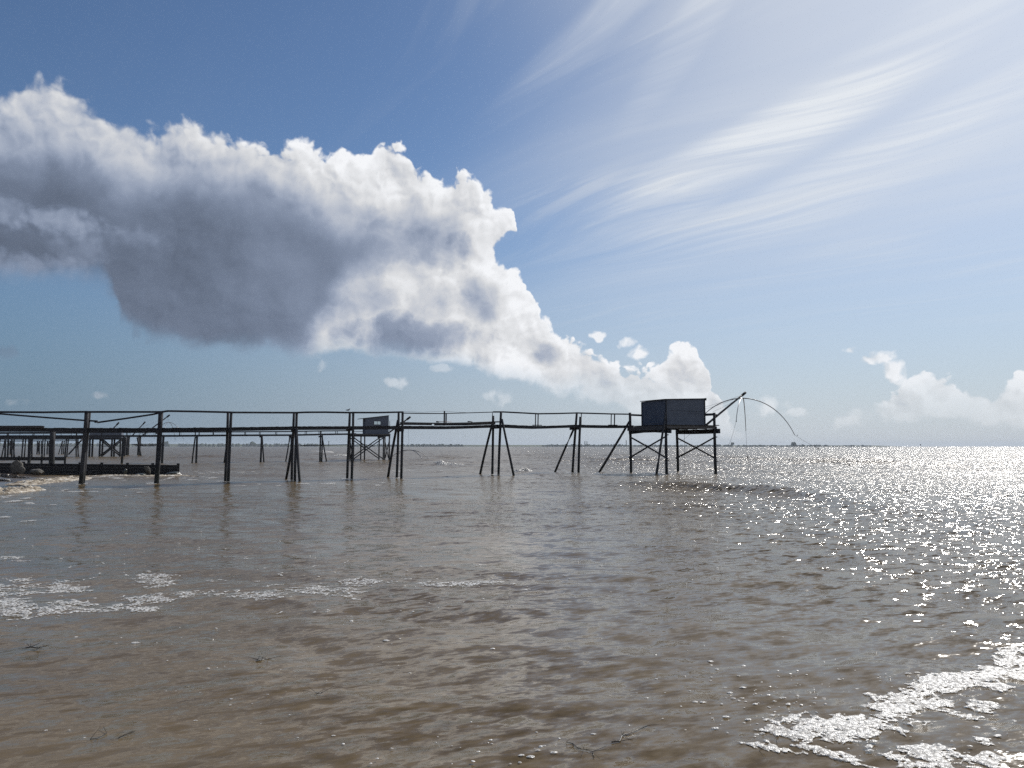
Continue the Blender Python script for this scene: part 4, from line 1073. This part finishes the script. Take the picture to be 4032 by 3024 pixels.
# masts and nets beyond the left piers
lift_net('shortest bare net mast poking above the main deck, over the half-hidden hut', at(418, 1716, 153), at(465, 1667, 154), .13, at(452, 1756, 153), [at(400, 1762, 153), at(505, 1762, 154), at(455, 1765, 149), at(450, 1761, 158)], R(58), .05, [])
lift_net('middle net mast of three above the main deck at left, with a stub post', at(520, 1716, 170), at(569, 1664, 171), .13, at(566, 1700, 171), [at(545, 1722, 171), at(590, 1722, 171), at(568, 1722, 166), at(563, 1720, 176)], R(60), .05, [])
K4 = at(664, 1663, 163)
n4 = lift_net('tallest thin net mast at left with an arched frame behind the second main pier post', at(556, 1719, 160), at(664, 1637, 163), .14, K4, [at(722, 1730, 164), at(606, 1728, 162), at(640, 1735, 157), at(690, 1733, 169)], R(62), .05,
    [sag(at(722, 1730, 164), at(742, 1746, 164), .1), sag(at(606, 1728, 162), at(592, 1746, 162), .1)], [(at(660, 1640, 163), at(560, 1682, 161))])
# the drooping mesh of that net
vs, fs = [], []
c00, c10, c01, c11 = at(520, 1748, 158), at(638, 1747, 158), at(514, 1750, 168), at(632, 1750, 168)
G = 18
for i in range(G + 1):
    for j in range(G + 1):
        u, v = i / G, j / G
        p = c00.lerp(c10, u).lerp(c01.lerp(c11, u), v); p = p - UP * (.45 * (16 * u * (1 - u) * v * (1 - v)))
        vs.append(p)
for i in range(G):
    for j in range(G):
        a = i * (G + 1) + j; fs.append((a, a + 1, a + G + 2, a + G + 1))
me_o = mesh_obj('net_mesh', vs, fs, 'rope', n4)
wf = me_o.modifiers.new('strands', 'WIREFRAME'); wf.thickness = .03; wf.use_replace = True

# ------------------------------------------------------------------ groynes
def groyne(label, pL, pR, zt0, zt1, zb, nboard, posts, pw):
    g = thing('groyne', pR, label, 'groyne')
    d = (pR - pL); L = d.length; u = d.normalized(); nrm = Vector((u.y, -u.x, 0))
    for k in range(nboard):
        f0, f1 = k / nboard, (k + 1) / nboard
        for a, b_ in zip(posts[:-1], posts[1:]):
            P0, P1 = pL + u * a, pL + u * b_
            t0 = zt0 + (zt1 - zt0) * a / L; t1 = zt0 + (zt1 - zt0) * b_ / L
            j = rng.uniform(-.012, .012)
            z00, z01 = zb + (t0 - zb) * f0 + .003, zb + (t0 - zb) * f1 - .002
            z10, z11 = zb + (t1 - zb) * f0 + .003, zb + (t1 - zb) * f1 - .002
            q = nrm * (.04 + j); w = nrm * (-.04 + j)
            V = [P0 + UP * z00 + q, P1 + UP * z10 + q, P1 + UP * z11 + q, P0 + UP * z01 + q, P0 + UP * z00 + w, P1 + UP * z10 + w, P1 + UP * z11 + w, P0 + UP * z01 + w]
            mesh_obj('groyne_board', V, [(0, 1, 2, 3), (7, 6, 5, 4), (0, 4, 5, 1), (3, 2, 6, 7), (0, 3, 7, 4), (1, 5, 6, 2)], 'groyne', g)
    for a in posts:
        P = pL + u * a; t0 = zt0 + (zt1 - zt0) * a / L
        beam('groyne_post', [P - nrm * .12 - UP * 1.2, P - nrm * .12 + UP * (t0 + .12)], pw, pw, 'groyne', g)
    return g
gr1 = groyne('dark plank groyne wall running from the beach into the water at left', Vector((-50.0, 60.8, 0)), Vector((-25.4, 58.2, 0)), .98, .78, -.9, 7, [0, 2.4, 4.8, 7.2, 9.6, 12.0, 14.35, 16.7, 18.5, 20.6, 22.65, 24.7], .20)
gr2 = groyne('farther low groyne with a gap under its boards, behind the nearer one', Vector((-92.0, 98.0, 0)), Vector((-55.8, 95.5, 0)), .90, .86, .42, 3, [0, 4.5, 9.0, 13.5, 18, 22.5, 26.5, 30.2, 33.2, 36.25], .22)

# ------------------------------------------------------------------ boulders and weed
def boulder(name, px, py0, py1, w, Y, label, mat, sd, sx=1.0, tilt=0.0, depth=.7):
    rs = random.Random(sd)
    c = at(px, (py0 + py1) / 2, Y); rx = w * Y / FPX / 2; rz = (py1 - py0) * Y / FPX / 2
    bm = bmesh.new(); bmesh.ops.create_icosphere(bm, subdivisions=3, radius=1.0)
    planes = [(Vector((rs.gauss(0, 1), rs.gauss(0, 1), rs.gauss(0, 1))).normalized(), rs.uniform(.62, .9)) for _ in range(9)]
    for v in bm.verts:
        p = v.co.normalized()
        for nn_, dd in planes:
            k = p.dot(nn_)
            if k > dd: p = p - nn_ * (k - dd) * .92
        p = p * (1 + .05 * math.sin(7 * p.x + sd) * math.sin(9 * p.z + 2 * sd))
        q = Vector((p.x * rx * 1.12, p.y * rx * depth, p.z * rz * 1.15))
        v.co = Matrix.Rotation(tilt, 3, 'Y') @ q
    me = bpy.data.meshes.new(name); bm.to_mesh(me); bm.free(); me.materials.append(M[mat])
    o = bpy.data.objects.new(name, me); COL.objects.link(o); o.location = c
    tag(o, label, 'rock')
    return o
boulder('boulder', 66, 1815, 1865, 44, 57.6, 'pale peaked boulder against the groyne on the beach', 'stone', 3, tilt=.35)
boulder('boulder', 84, 1838, 1866, 26, 57.0, 'rounded low lump at the foot of the pale peaked boulder', 'stone', 9)
boulder('boulder', 146, 1845, 1868, 56, 57.2, 'flat grey boulder on the sand, right of the pale peaked one', 'stone', 5)
boulder('boulder', 686, 1858, 1876, 62, 57.0, 'weedy wet boulder at the seaward end of the groyne', 'wet_stone', 6)
boulder('boulder', 494, 1846, 1866, 14, 57.4, 'small upright wedge of stone against the groyne', 'wet_stone', 7)
boulder('boulder', 582, 1830, 1868, 18, 57.4, 'narrow leaning slab against the groyne near the second pier post', 'stone', 8, tilt=-.6)
boulder('boulder', 556, 1864, 1876, 46, 56.6, 'low black rock awash in front of the groyne', 'wet_stone', 10)
def weed_clump(pxy, w, label, sd):
    rs = random.Random(sd); c = Vector(pxy); vs, fs = [], []
    for k in range(60):
        a = rs.uniform(0, 6.28); r = abs(rs.gauss(0, .45)) * w
        p = c + Vector((math.cos(a) * r * 1.6, math.sin(a) * r * .8, 0)); p.z = zbeach(p.x, p.y) + .01
        d = Vector((rs.gauss(0, 1), rs.gauss(0, .6), 0)).normalized() * rs.uniform(.15, .5)
        tube_geo([p, p + d * .5 + UP * rs.uniform(.03, .11), p + d], [.02, .03, .008], vs, fs, 5)
    o = mesh_obj('seaweed', vs, fs, 'weed', None, loc=c); tag(o, label, 'seaweed')
def zbeach(x, y):
    b_ = float(inland(np.array([x]), np.array([y]))[0])
    return .055 * min(b_, 9) + .16 * max(0, min(b_ - 9, 12)) if b_ > 0 else .14 * b_
def on_beach(px, py):
    z = 0.2
    for _ in range(6):
        p = on_water(px, py, z); z = max(0.0, zbeach(p.x, p.y))
    return on_water(px, py, z)
weed_clump(on_beach(45, 1881), .8, 'dark heap of seaweed on the sand in front of the boulders', 1)
weed_clump(on_beach(8, 1874), .7, 'seaweed patch at the left edge, nearest the groyne', 2)
weed_clump(on_beach(6, 1894), .45, 'small seaweed strip at the left edge, nearest the surf', 3)

# ------------------------------------------------------------------ foam
def to_px(x, y):
    """where a point of the water shows in the view (for laying out foam)"""
    c, s = math.cos(PITCH), math.sin(PITCH)
    f = y * c - H * s; u = -y * s - H * c
    return CX + x / f * FPX, CY - u / f * FPX
def msquares(F, X, Y):
    """filled outline of F > 0 as polygons on a regular grid"""
    nr, nc = F.shape; verts = []; vid = {}; faces = []
    ins = F > 0
    cnt = ins[:-1, :-1].astype(int) + ins[:-1, 1:] + ins[1:, 1:] + ins[1:, :-1]
    def vtx(key, p):
        if key not in vid: vid[key] = len(verts); verts.append(p)
        return vid[key]
    for i, j in zip(*np.nonzero(cnt)):
        cr = ((i, j), (i, j + 1), (i + 1, j + 1), (i + 1, j)); poly = []
        for a in range(4):
            p, q = cr[a], cr[(a + 1) % 4]
            if ins[p]: poly.append(vtx(p, (X[p], Y[p], F[p])))
            if ins[p] != ins[q]:
                t = F[p] / (F[p] - F[q]); k = (min(p, q), max(p, q))
                poly.append(vtx(k, (X[p] + (X[q] - X[p]) * t, Y[p] + (Y[q] - Y[p]) * t, 0.0)))
        if len(poly) > 2: faces.append(tuple(poly))
    return verts, faces
def foam_sheet(name, label, x0, x1, y0, y1, cell, fn, mat='foam', lift=.006, dome=.012):
    nx, ny = int((x1 - x0) / cell), int((y1 - y0) / cell)
    X, Y = np.meshgrid(np.linspace(x0, x1, nx), np.linspace(y0, y1, ny), indexing='xy')
    F = fn(X, Y); F[0, :] = F[-1, :] = -1; F[:, 0] = F[:, -1] = -1
    v, f = msquares(F, X, Y)
    if not f: return None
    v = np.array(v); z = eta(v[:, 0], v[:, 1]) * (1 - .85 * sstep(inland(v[:, 0], v[:, 1]), -6, 0))
    z = z + lift + dome * np.clip(v[:, 2] * 6, 0, 1)
    c = Vector((float(v[:, 0].mean()), float(v[:, 1].mean()), 0))
    o = mesh_obj(name, [Vector((a, b_, c_)) for a, b_, c_ in zip(v[:, 0], v[:, 1], z)], f, mat, None, smooth=True, loc=c)
    return tag(o, label, 'foam', None, 'stuff')
_jit = nrng.random((64, 64, 2))
def worley(x, y):
    xi = np.floor(x).astype(int); yi = np.floor(y).astype(int)
    f1 = np.full(x.shape, 9.0); f2 = np.full(x.shape, 9.0)
    for a in (-1, 0, 1):
        for c in (-1, 0, 1):
            j = _jit[(xi + a) % 64, (yi + c) % 64]
            d = np.hypot(xi + a + j[..., 0] - x, yi + c + j[..., 1] - y)
            f2 = np.minimum(f2, np.maximum(f1, d)); f1 = np.minimum(f1, d)
    return f1, f2
def lace(X, Y, e, sc, wob, solid, thin):
    wx = fbm(X * sc * .5 + 4, Y * sc * .5, 3) - .5; wy = fbm(X * sc * .5 + 14, Y * sc * .5 + 6, 3) - .5
    u, v = X * sc + wx * wob, Y * sc + wy * wob
    nz = fbm(u * .7 + 3, v * .7, 5, .62)
    f1, f2 = worley(u, v); g1, g2 = worley(u * 2.7 + 5, v * 2.7)
    amt = e * solid + (nz - .5) * 3.0              # how much foam there is here
    web = thin * (.35 + np.clip(amt, 0, 1.4)) - (f2 - f1)
    web2 = thin * (.2 + np.clip(amt, 0, 1.4)) * 1.1 - (g2 - g1)
    full = amt - .82 - 1.1 * np.clip(.45 - g1, 0, 1)
    return np.where(amt > -.05, np.maximum.reduce([full, np.minimum(web, amt + .05), np.minimum(web2 * .6, amt - .25)]), -1.0)
def ell(px, py, cx, cy, rx, ry, ang=0.0):
    a = math.radians(ang); dx, dy = px - cx, py - cy
    u = (dx * math.cos(a) + dy * math.sin(a)) / rx; v = (-dx * math.sin(a) + dy * math.cos(a)) / ry
    return 1 - u * u - v * v
def f_left(X, Y):
    px, py = to_px(X, Y)
    e = np.maximum.reduce([ell(px, py, 300, 2385, 260, 30, -2) * 1.0, ell(px, py, 30, 2365, 130, 75), ell(px, py, 270, 2310, 110, 22), ell(px, py, 600, 2290, 110, 26, -4) * .9, ell(px, py, 700, 2350, 240, 20, -5) * .95,
        ell(px, py, 120, 2420, 260, 18, -8), ell(px, py, 480, 2400, 160, 14), ell(px, py, 1250, 2325, 150, 24, 4) * .75, ell(px, py, 1050, 2350, 130, 16) * .7, ell(px, py, 1520, 2295, 160, 14) * .55, ell(px, py, 1800, 2300, 140, 10) * .3, ell(px, py, 40, 2200, 70, 14) * .6, ell(px, py, 90, 2300, 150, 20) * .7])
    e = np.maximum(e, -1.0)
    return lace(X, Y, e, 4.4, 1.9, .64, .25)
foam_sheet('foam_raft', 'lacy white foam streaks floating on the water at left', -11, 1, 9.4, 15.5, .032, f_left, 'foam_thin', dome=.006)
def f_right(X, Y):
    px, py = to_px(X, Y)
    e = np.maximum.reduce([ell(px, py, 3310, 2870, 280, 67, -4), ell(px, py, 3120, 2895, 162, 20, 6) * .9, ell(px, py, 3240, 2960, 183, 18, 14) * .75, ell(px, py, 3560, 2790, 162, 49, -8), ell(px, py, 3720, 2690, 248, 44, -14), ell(px, py, 3480, 2745, 129, 18, 8) * .8,
        ell(px, py, 3930, 2640, 140, 44, -16), ell(px, py, 3990, 2590, 75, 52) * .9, ell(px, py, 4010, 2670, 129, 20) * .8, ell(px, py, 3640, 2965, 97, 26) * .7, ell(px, py, 3740, 2800, 118, 15, 10) * .8, ell(px, py, 3860, 2930, 64, 20, 8) * .6, ell(px, py, 3750, 3000, 216, 33) * .35,
        ell(px, py, 3870, 2780, 64, 18, 8) * .5, ell(px, py, 3050, 2950, 129, 11, 8) * .6, ell(px, py, 3960, 2720, 97, 18, 8) * .5])
    e = np.maximum(e, -1.0)
    return lace(X, Y, e, 8.5, 1.8, .95, .30)
foam_sheet('foam_raft', 'bubbly white foam patches glinting at the lower right', 1.4, 7.2, 4.6, 8.6, .017, f_right, dome=.007)
def f_streak(X, Y):
    px, py = to_px(X, Y)
    e = np.maximum.reduce([ell(px, py, 180, 1990, 200, 14, 4), ell(px, py, 320, 1940, 260, 10, 3) * .8, ell(px, py, 60, 1975, 110, 22), ell(px, py, 120, 2055, 90, 8) * .8, ell(px, py, 20, 2045, 50, 10), ell(px, py, 600, 1925, 240, 8) * .5, ell(px, py, 700, 1885, 240, 9) * .6, ell(px, py, 1150, 1908, 260, 7) * .7,
        ell(px, py, 1450, 1906, 200, 7) * .5, ell(px, py, 1560, 1855, 230, 7) * .7, ell(px, py, 860, 1862, 200, 7) * .5, ell(px, py, 2300, 1830, 180, 7) * .55, ell(px, py, 450, 1878, 200, 10) * .7, ell(px, py, 2700, 1795, 150, 6) * .5])
    e = np.maximum(e, -1.0)
    nz = fbm(X * 1.9 + 1, Y * 1.1, 5, .66)
    best = np.full(X.shape, -1.0)
    for (bx_, by_, br) in POST_FEET:
        best = np.maximum(best, 1 - np.hypot(X - bx_ + .15, (Y - by_) * .8 + .15) / br)
    return np.maximum(e * .6 + (nz - .70) * 4.8, best * 1.4 + (nz - .58) * 3.2)
foam_sheet('foam_raft', 'thin foam streaks trailing around the pier posts', -32, 16, 19, 78, .13, f_streak, 'foam_thin', lift=.015, dome=.012)
# tumbling surf on the beach and breaking crests farther out: heaped, with thickness
def heap(name, label, line, wid, hgt, sd, cat='foam', n_along=220, n_ac=26, mat='surf'):
    pts = [on_water(*p) for p in line]; acc_ = [0.0]
    for a, b_ in zip(pts[:-1], pts[1:]): acc_.append(acc_[-1] + (b_ - a).length)
    vs, fs = [], []
    S = np.linspace(0, acc_[-1], n_along)
    PX = np.interp(S, acc_, [p.x for p in pts]); PY = np.interp(S, acc_, [p.y for p in pts])
    T = np.linspace(-1, 1, n_ac)
    SS, TT_ = np.meshgrid(S, T, indexing='ij')
    X = np.repeat(PX[:, None], n_ac, 1); Y = np.repeat(PY[:, None], n_ac, 1)
    tx = np.gradient(PX); ty = np.gradient(PY); l = np.hypot(tx, ty); nx_, ny_ = -ty / l, tx / l
    f1 = fbm(SS * .8 + sd, TT_ * 0 + sd, 3, .6)
    endf = np.minimum(1, np.minimum(SS, acc_[-1] - SS) / (acc_[-1] * .18))
    wv = wid * (.45 + .9 * f1) * (.35 + .65 * endf)
    X = X + nx_[:, None] * TT_ * wv; Y = Y + ny_[:, None] * TT_ * wv
    rough = fbm(X * 3.4 + sd, Y * 3.4, 4, .7)
    Z = eta(X, Y) * (1 - .85 * sstep(inland(X, Y), -6, 0)) + hgt * (1 - TT_ ** 2) * (.15 + 1.7 * np.clip(rough - .22, 0, 1)) * (.3 + .7 * endf) - .02 * np.abs(TT_) ** 4
    o = grid_obj(name, X, Y, Z, mat, 'stuff', label); o['category'] = cat
    return o
heap('breaking_surf', 'creamy brown surf tumbling onto the beach, nearer roll', [(-60, 1945), (60, 1936), (150, 1928)], 1.1, .26, 3)
heap('breaking_surf', 'creamy surf roll stretching from the beach to the first pier post', [(60, 1912), (130, 1902), (230, 1893), (330, 1880)], 1.3, .24, 5)
heap('breaking_surf', 'thin surf edge along the foot of the groyne', [(330, 1876), (450, 1875), (560, 1877), (720, 1874), (780, 1877)], .5, .12, 8)
heap('whitecap', 'small breaking crest under the second pier, left of the small hut', [(1222, 1777), (1260, 1777), (1300, 1783)], 2.2, .5, 11, mat='foam_thin')
heap('whitecap', 'small breaking crest just left of the small hut stilts', [(1325, 1795), (1345, 1796), (1366, 1794)], 1.6, .4, 12, mat='foam_thin')
heap('whitecap', 'foaming crest left of the middle pier legs', [(1716, 1826), (1745, 1829), (1790, 1831), (1835, 1833)], .9, .35, 13, mat='foam_thin')
heap('whitecap', 'foaming crest at the foot of the right-hand middle pier brace', [(2030, 1861), (2060, 1862), (2095, 1862)], .8, .30, 14, mat='foam_thin')
heap('whitecap', 'distant breaking crest on the glittering water at right', [(3375, 1806), (3440, 1808), (3510, 1807)], 1.2, .4, 15, mat='foam_thin')
# flecks of foam
vs, fs = [], []
frs = random.Random(99)
def fleck(px, py, r):
    p = on_water(px, py); b0 = len(vs)
    z = float(eta(np.array([p.x]), np.array([p.y]))[0]); e = frs.uniform(1.0, 2.0); k = 6
    for ring, (rf, zf) in enumerate(((1.0, .0), (.65, .6))):
        for j in range(k):
            a = 2 * math.pi * j / k; q = 1 + frs.uniform(-.25, .25)
            vs.append(Vector((p.x + math.cos(a) * r * e * rf * q, p.y + math.sin(a) * r * rf * q, z + .002 + zf * r * .5)))
    for j in range(k): fs.append((b0 + j, b0 + (j + 1) % k, b0 + k + (j + 1) % k, b0 + k + j))
    fs.append(tuple(b0 + k + j for j in range(k)))
spots = []
for (cx_, cy_, sx, sy, n_, r0, r1) in [(700, 2160, 380, 60, 130, .008, .03), (900, 2420, 500, 50, 130, .008, .028), (1500, 2230, 450, 70, 170, .007, .022), (1100, 2620, 600, 150, 70, .006, .016), (2400, 2450, 700, 220, 120, .006, .014),
        (3400, 2850, 420, 110, 330, .005, .022), (2600, 2960, 500, 50, 110, .005, .017), (1700, 2800, 900, 160, 70, .005, .011), (300, 2450, 300, 40, 60, .008, .025), (2600, 2150, 600, 100, 120, .01, .025), (3300, 2720, 250, 40, 120, .005, .014)]:
    for _ in range(n_):
        px, py = frs.gauss(cx_, sx), frs.gauss(cy_, sy)
        if not (-100 < px < 4150 and 1950 < py < 3060): continue
        w_ = on_water(px, py); g_ = float(fbm(np.array([w_.x * .9]), np.array([w_.y * .9]), 3)[0])
        if frs.random() < (g_ - .42) * 3.6: spots.append((px, py, r0 + (r1 - r0) * frs.random() ** 2.5))
for s_ in spots: fleck(*s_)
tag(mesh_obj('foam_flecks', vs, fs, 'foam', None, smooth=True), 'small foam flecks scattered over the near water', 'foam', None, 'stuff')
# floating twigs and weed
def drift(name, label, pts, r, sd, twigs=5):
    rs = random.Random(sd); P3 = []
    for px, py in pts:
        p = on_water(px, py); p.z = float(eta(np.array([p.x]), np.array([p.y]))[0]) + .004; P3.append(p)
    vs_, fs_ = [], []; tube_geo(P3, [r * rs.uniform(.5, 1) for _ in P3], vs_, fs_, 6, .2)
    for k in range(twigs):
        p = rs.choice(P3); d = Vector((rs.gauss(0, 1), rs.gauss(0, 1), .25)).normalized() * rs.uniform(.05, .16)
        tube_geo([p, p + d * .6, p + d], [r * .5, r * .35, r * .2], vs_, fs_, 5)
    o = mesh_obj(name, vs_, fs_, 'weed', None, smooth=True, loc=P3[0]); tag(o, label, 'driftwood')
drift('floating_twig', 'branched twig with foam flecks floating at the bottom, centre right', [(2230, 2925), (2255, 2930), (2275, 2950), (2300, 2957), (2335, 2965), (2340, 2990)], .0032, 1, 9)
drift('floating_twig', 'dark weed strand floating right of the branched twig', [(2408, 2928), (2440, 2925), (2450, 2900), (2500, 2885), (2548, 2862)], .0045, 2, 7)
drift('floating_twig', 'short dark weed scrap floating left of centre, mid water', [(1010, 2604), (1030, 2598), (1055, 2592)], .006, 3, 8)
drift('floating_twig', 'thin twig floating at the lower left', [(355, 2912), (385, 2908), (420, 2890)], .0035, 4, 3)
drift('floating_twig', 'twig right of the thin one at the lower left', [(465, 2910), (500, 2893), (530, 2884)], .0035, 5, 2)
drift('floating_twig', 'weed scrap floating near the left edge below the foam', [(100, 2565), (120, 2562), (150, 2567)], .007, 6, 8)
drift('floating_twig', 'tiny twig at the lower right beside the big foam patch', [(2990, 2955), (3020, 2945), (3060, 2940)], .004, 7, 2)
drift('floating_twig', 'small dark stick poking up at lower centre', [(1245, 2745), (1250, 2740), (1262, 2742)], .004, 8, 5)

# ------------------------------------------------------------------ the air over the bay
m = bpy.data.materials.new('haze'); m.use_nodes = True; M['haze'] = m
t_ = m.node_tree; t_.nodes.clear(); n = NT(t_)
out_ = n.new('ShaderNodeOutputMaterial'); pv = n.new('ShaderNodeVolumePrincipled')
pv.inputs['Color'].default_value = (0.78, 0.88, 1.0, 1)
pv.inputs['Density'].default_value = 0.75e-4
n.link(pv.outputs[0], out_.inputs['Volume'])
hx, hy0, hy1, hz0, hz1 = 9600.0, -1500.0, 9600.0, -4.0, 45.0
hv = [Vector((x, y, z)) for z in (hz0, hz1) for y in (hy0, hy1) for x in (-hx, hx)]
hz_o = mesh_obj('haze', hv, [(0, 2, 3, 1), (4, 5, 7, 6), (0, 1, 5, 4), (2, 6, 7, 3), (0, 4, 6, 2), (1, 3, 7, 5)], 'haze', None)
tag(hz_o, 'thin pale haze over the bay', 'haze', None, 'stuff')
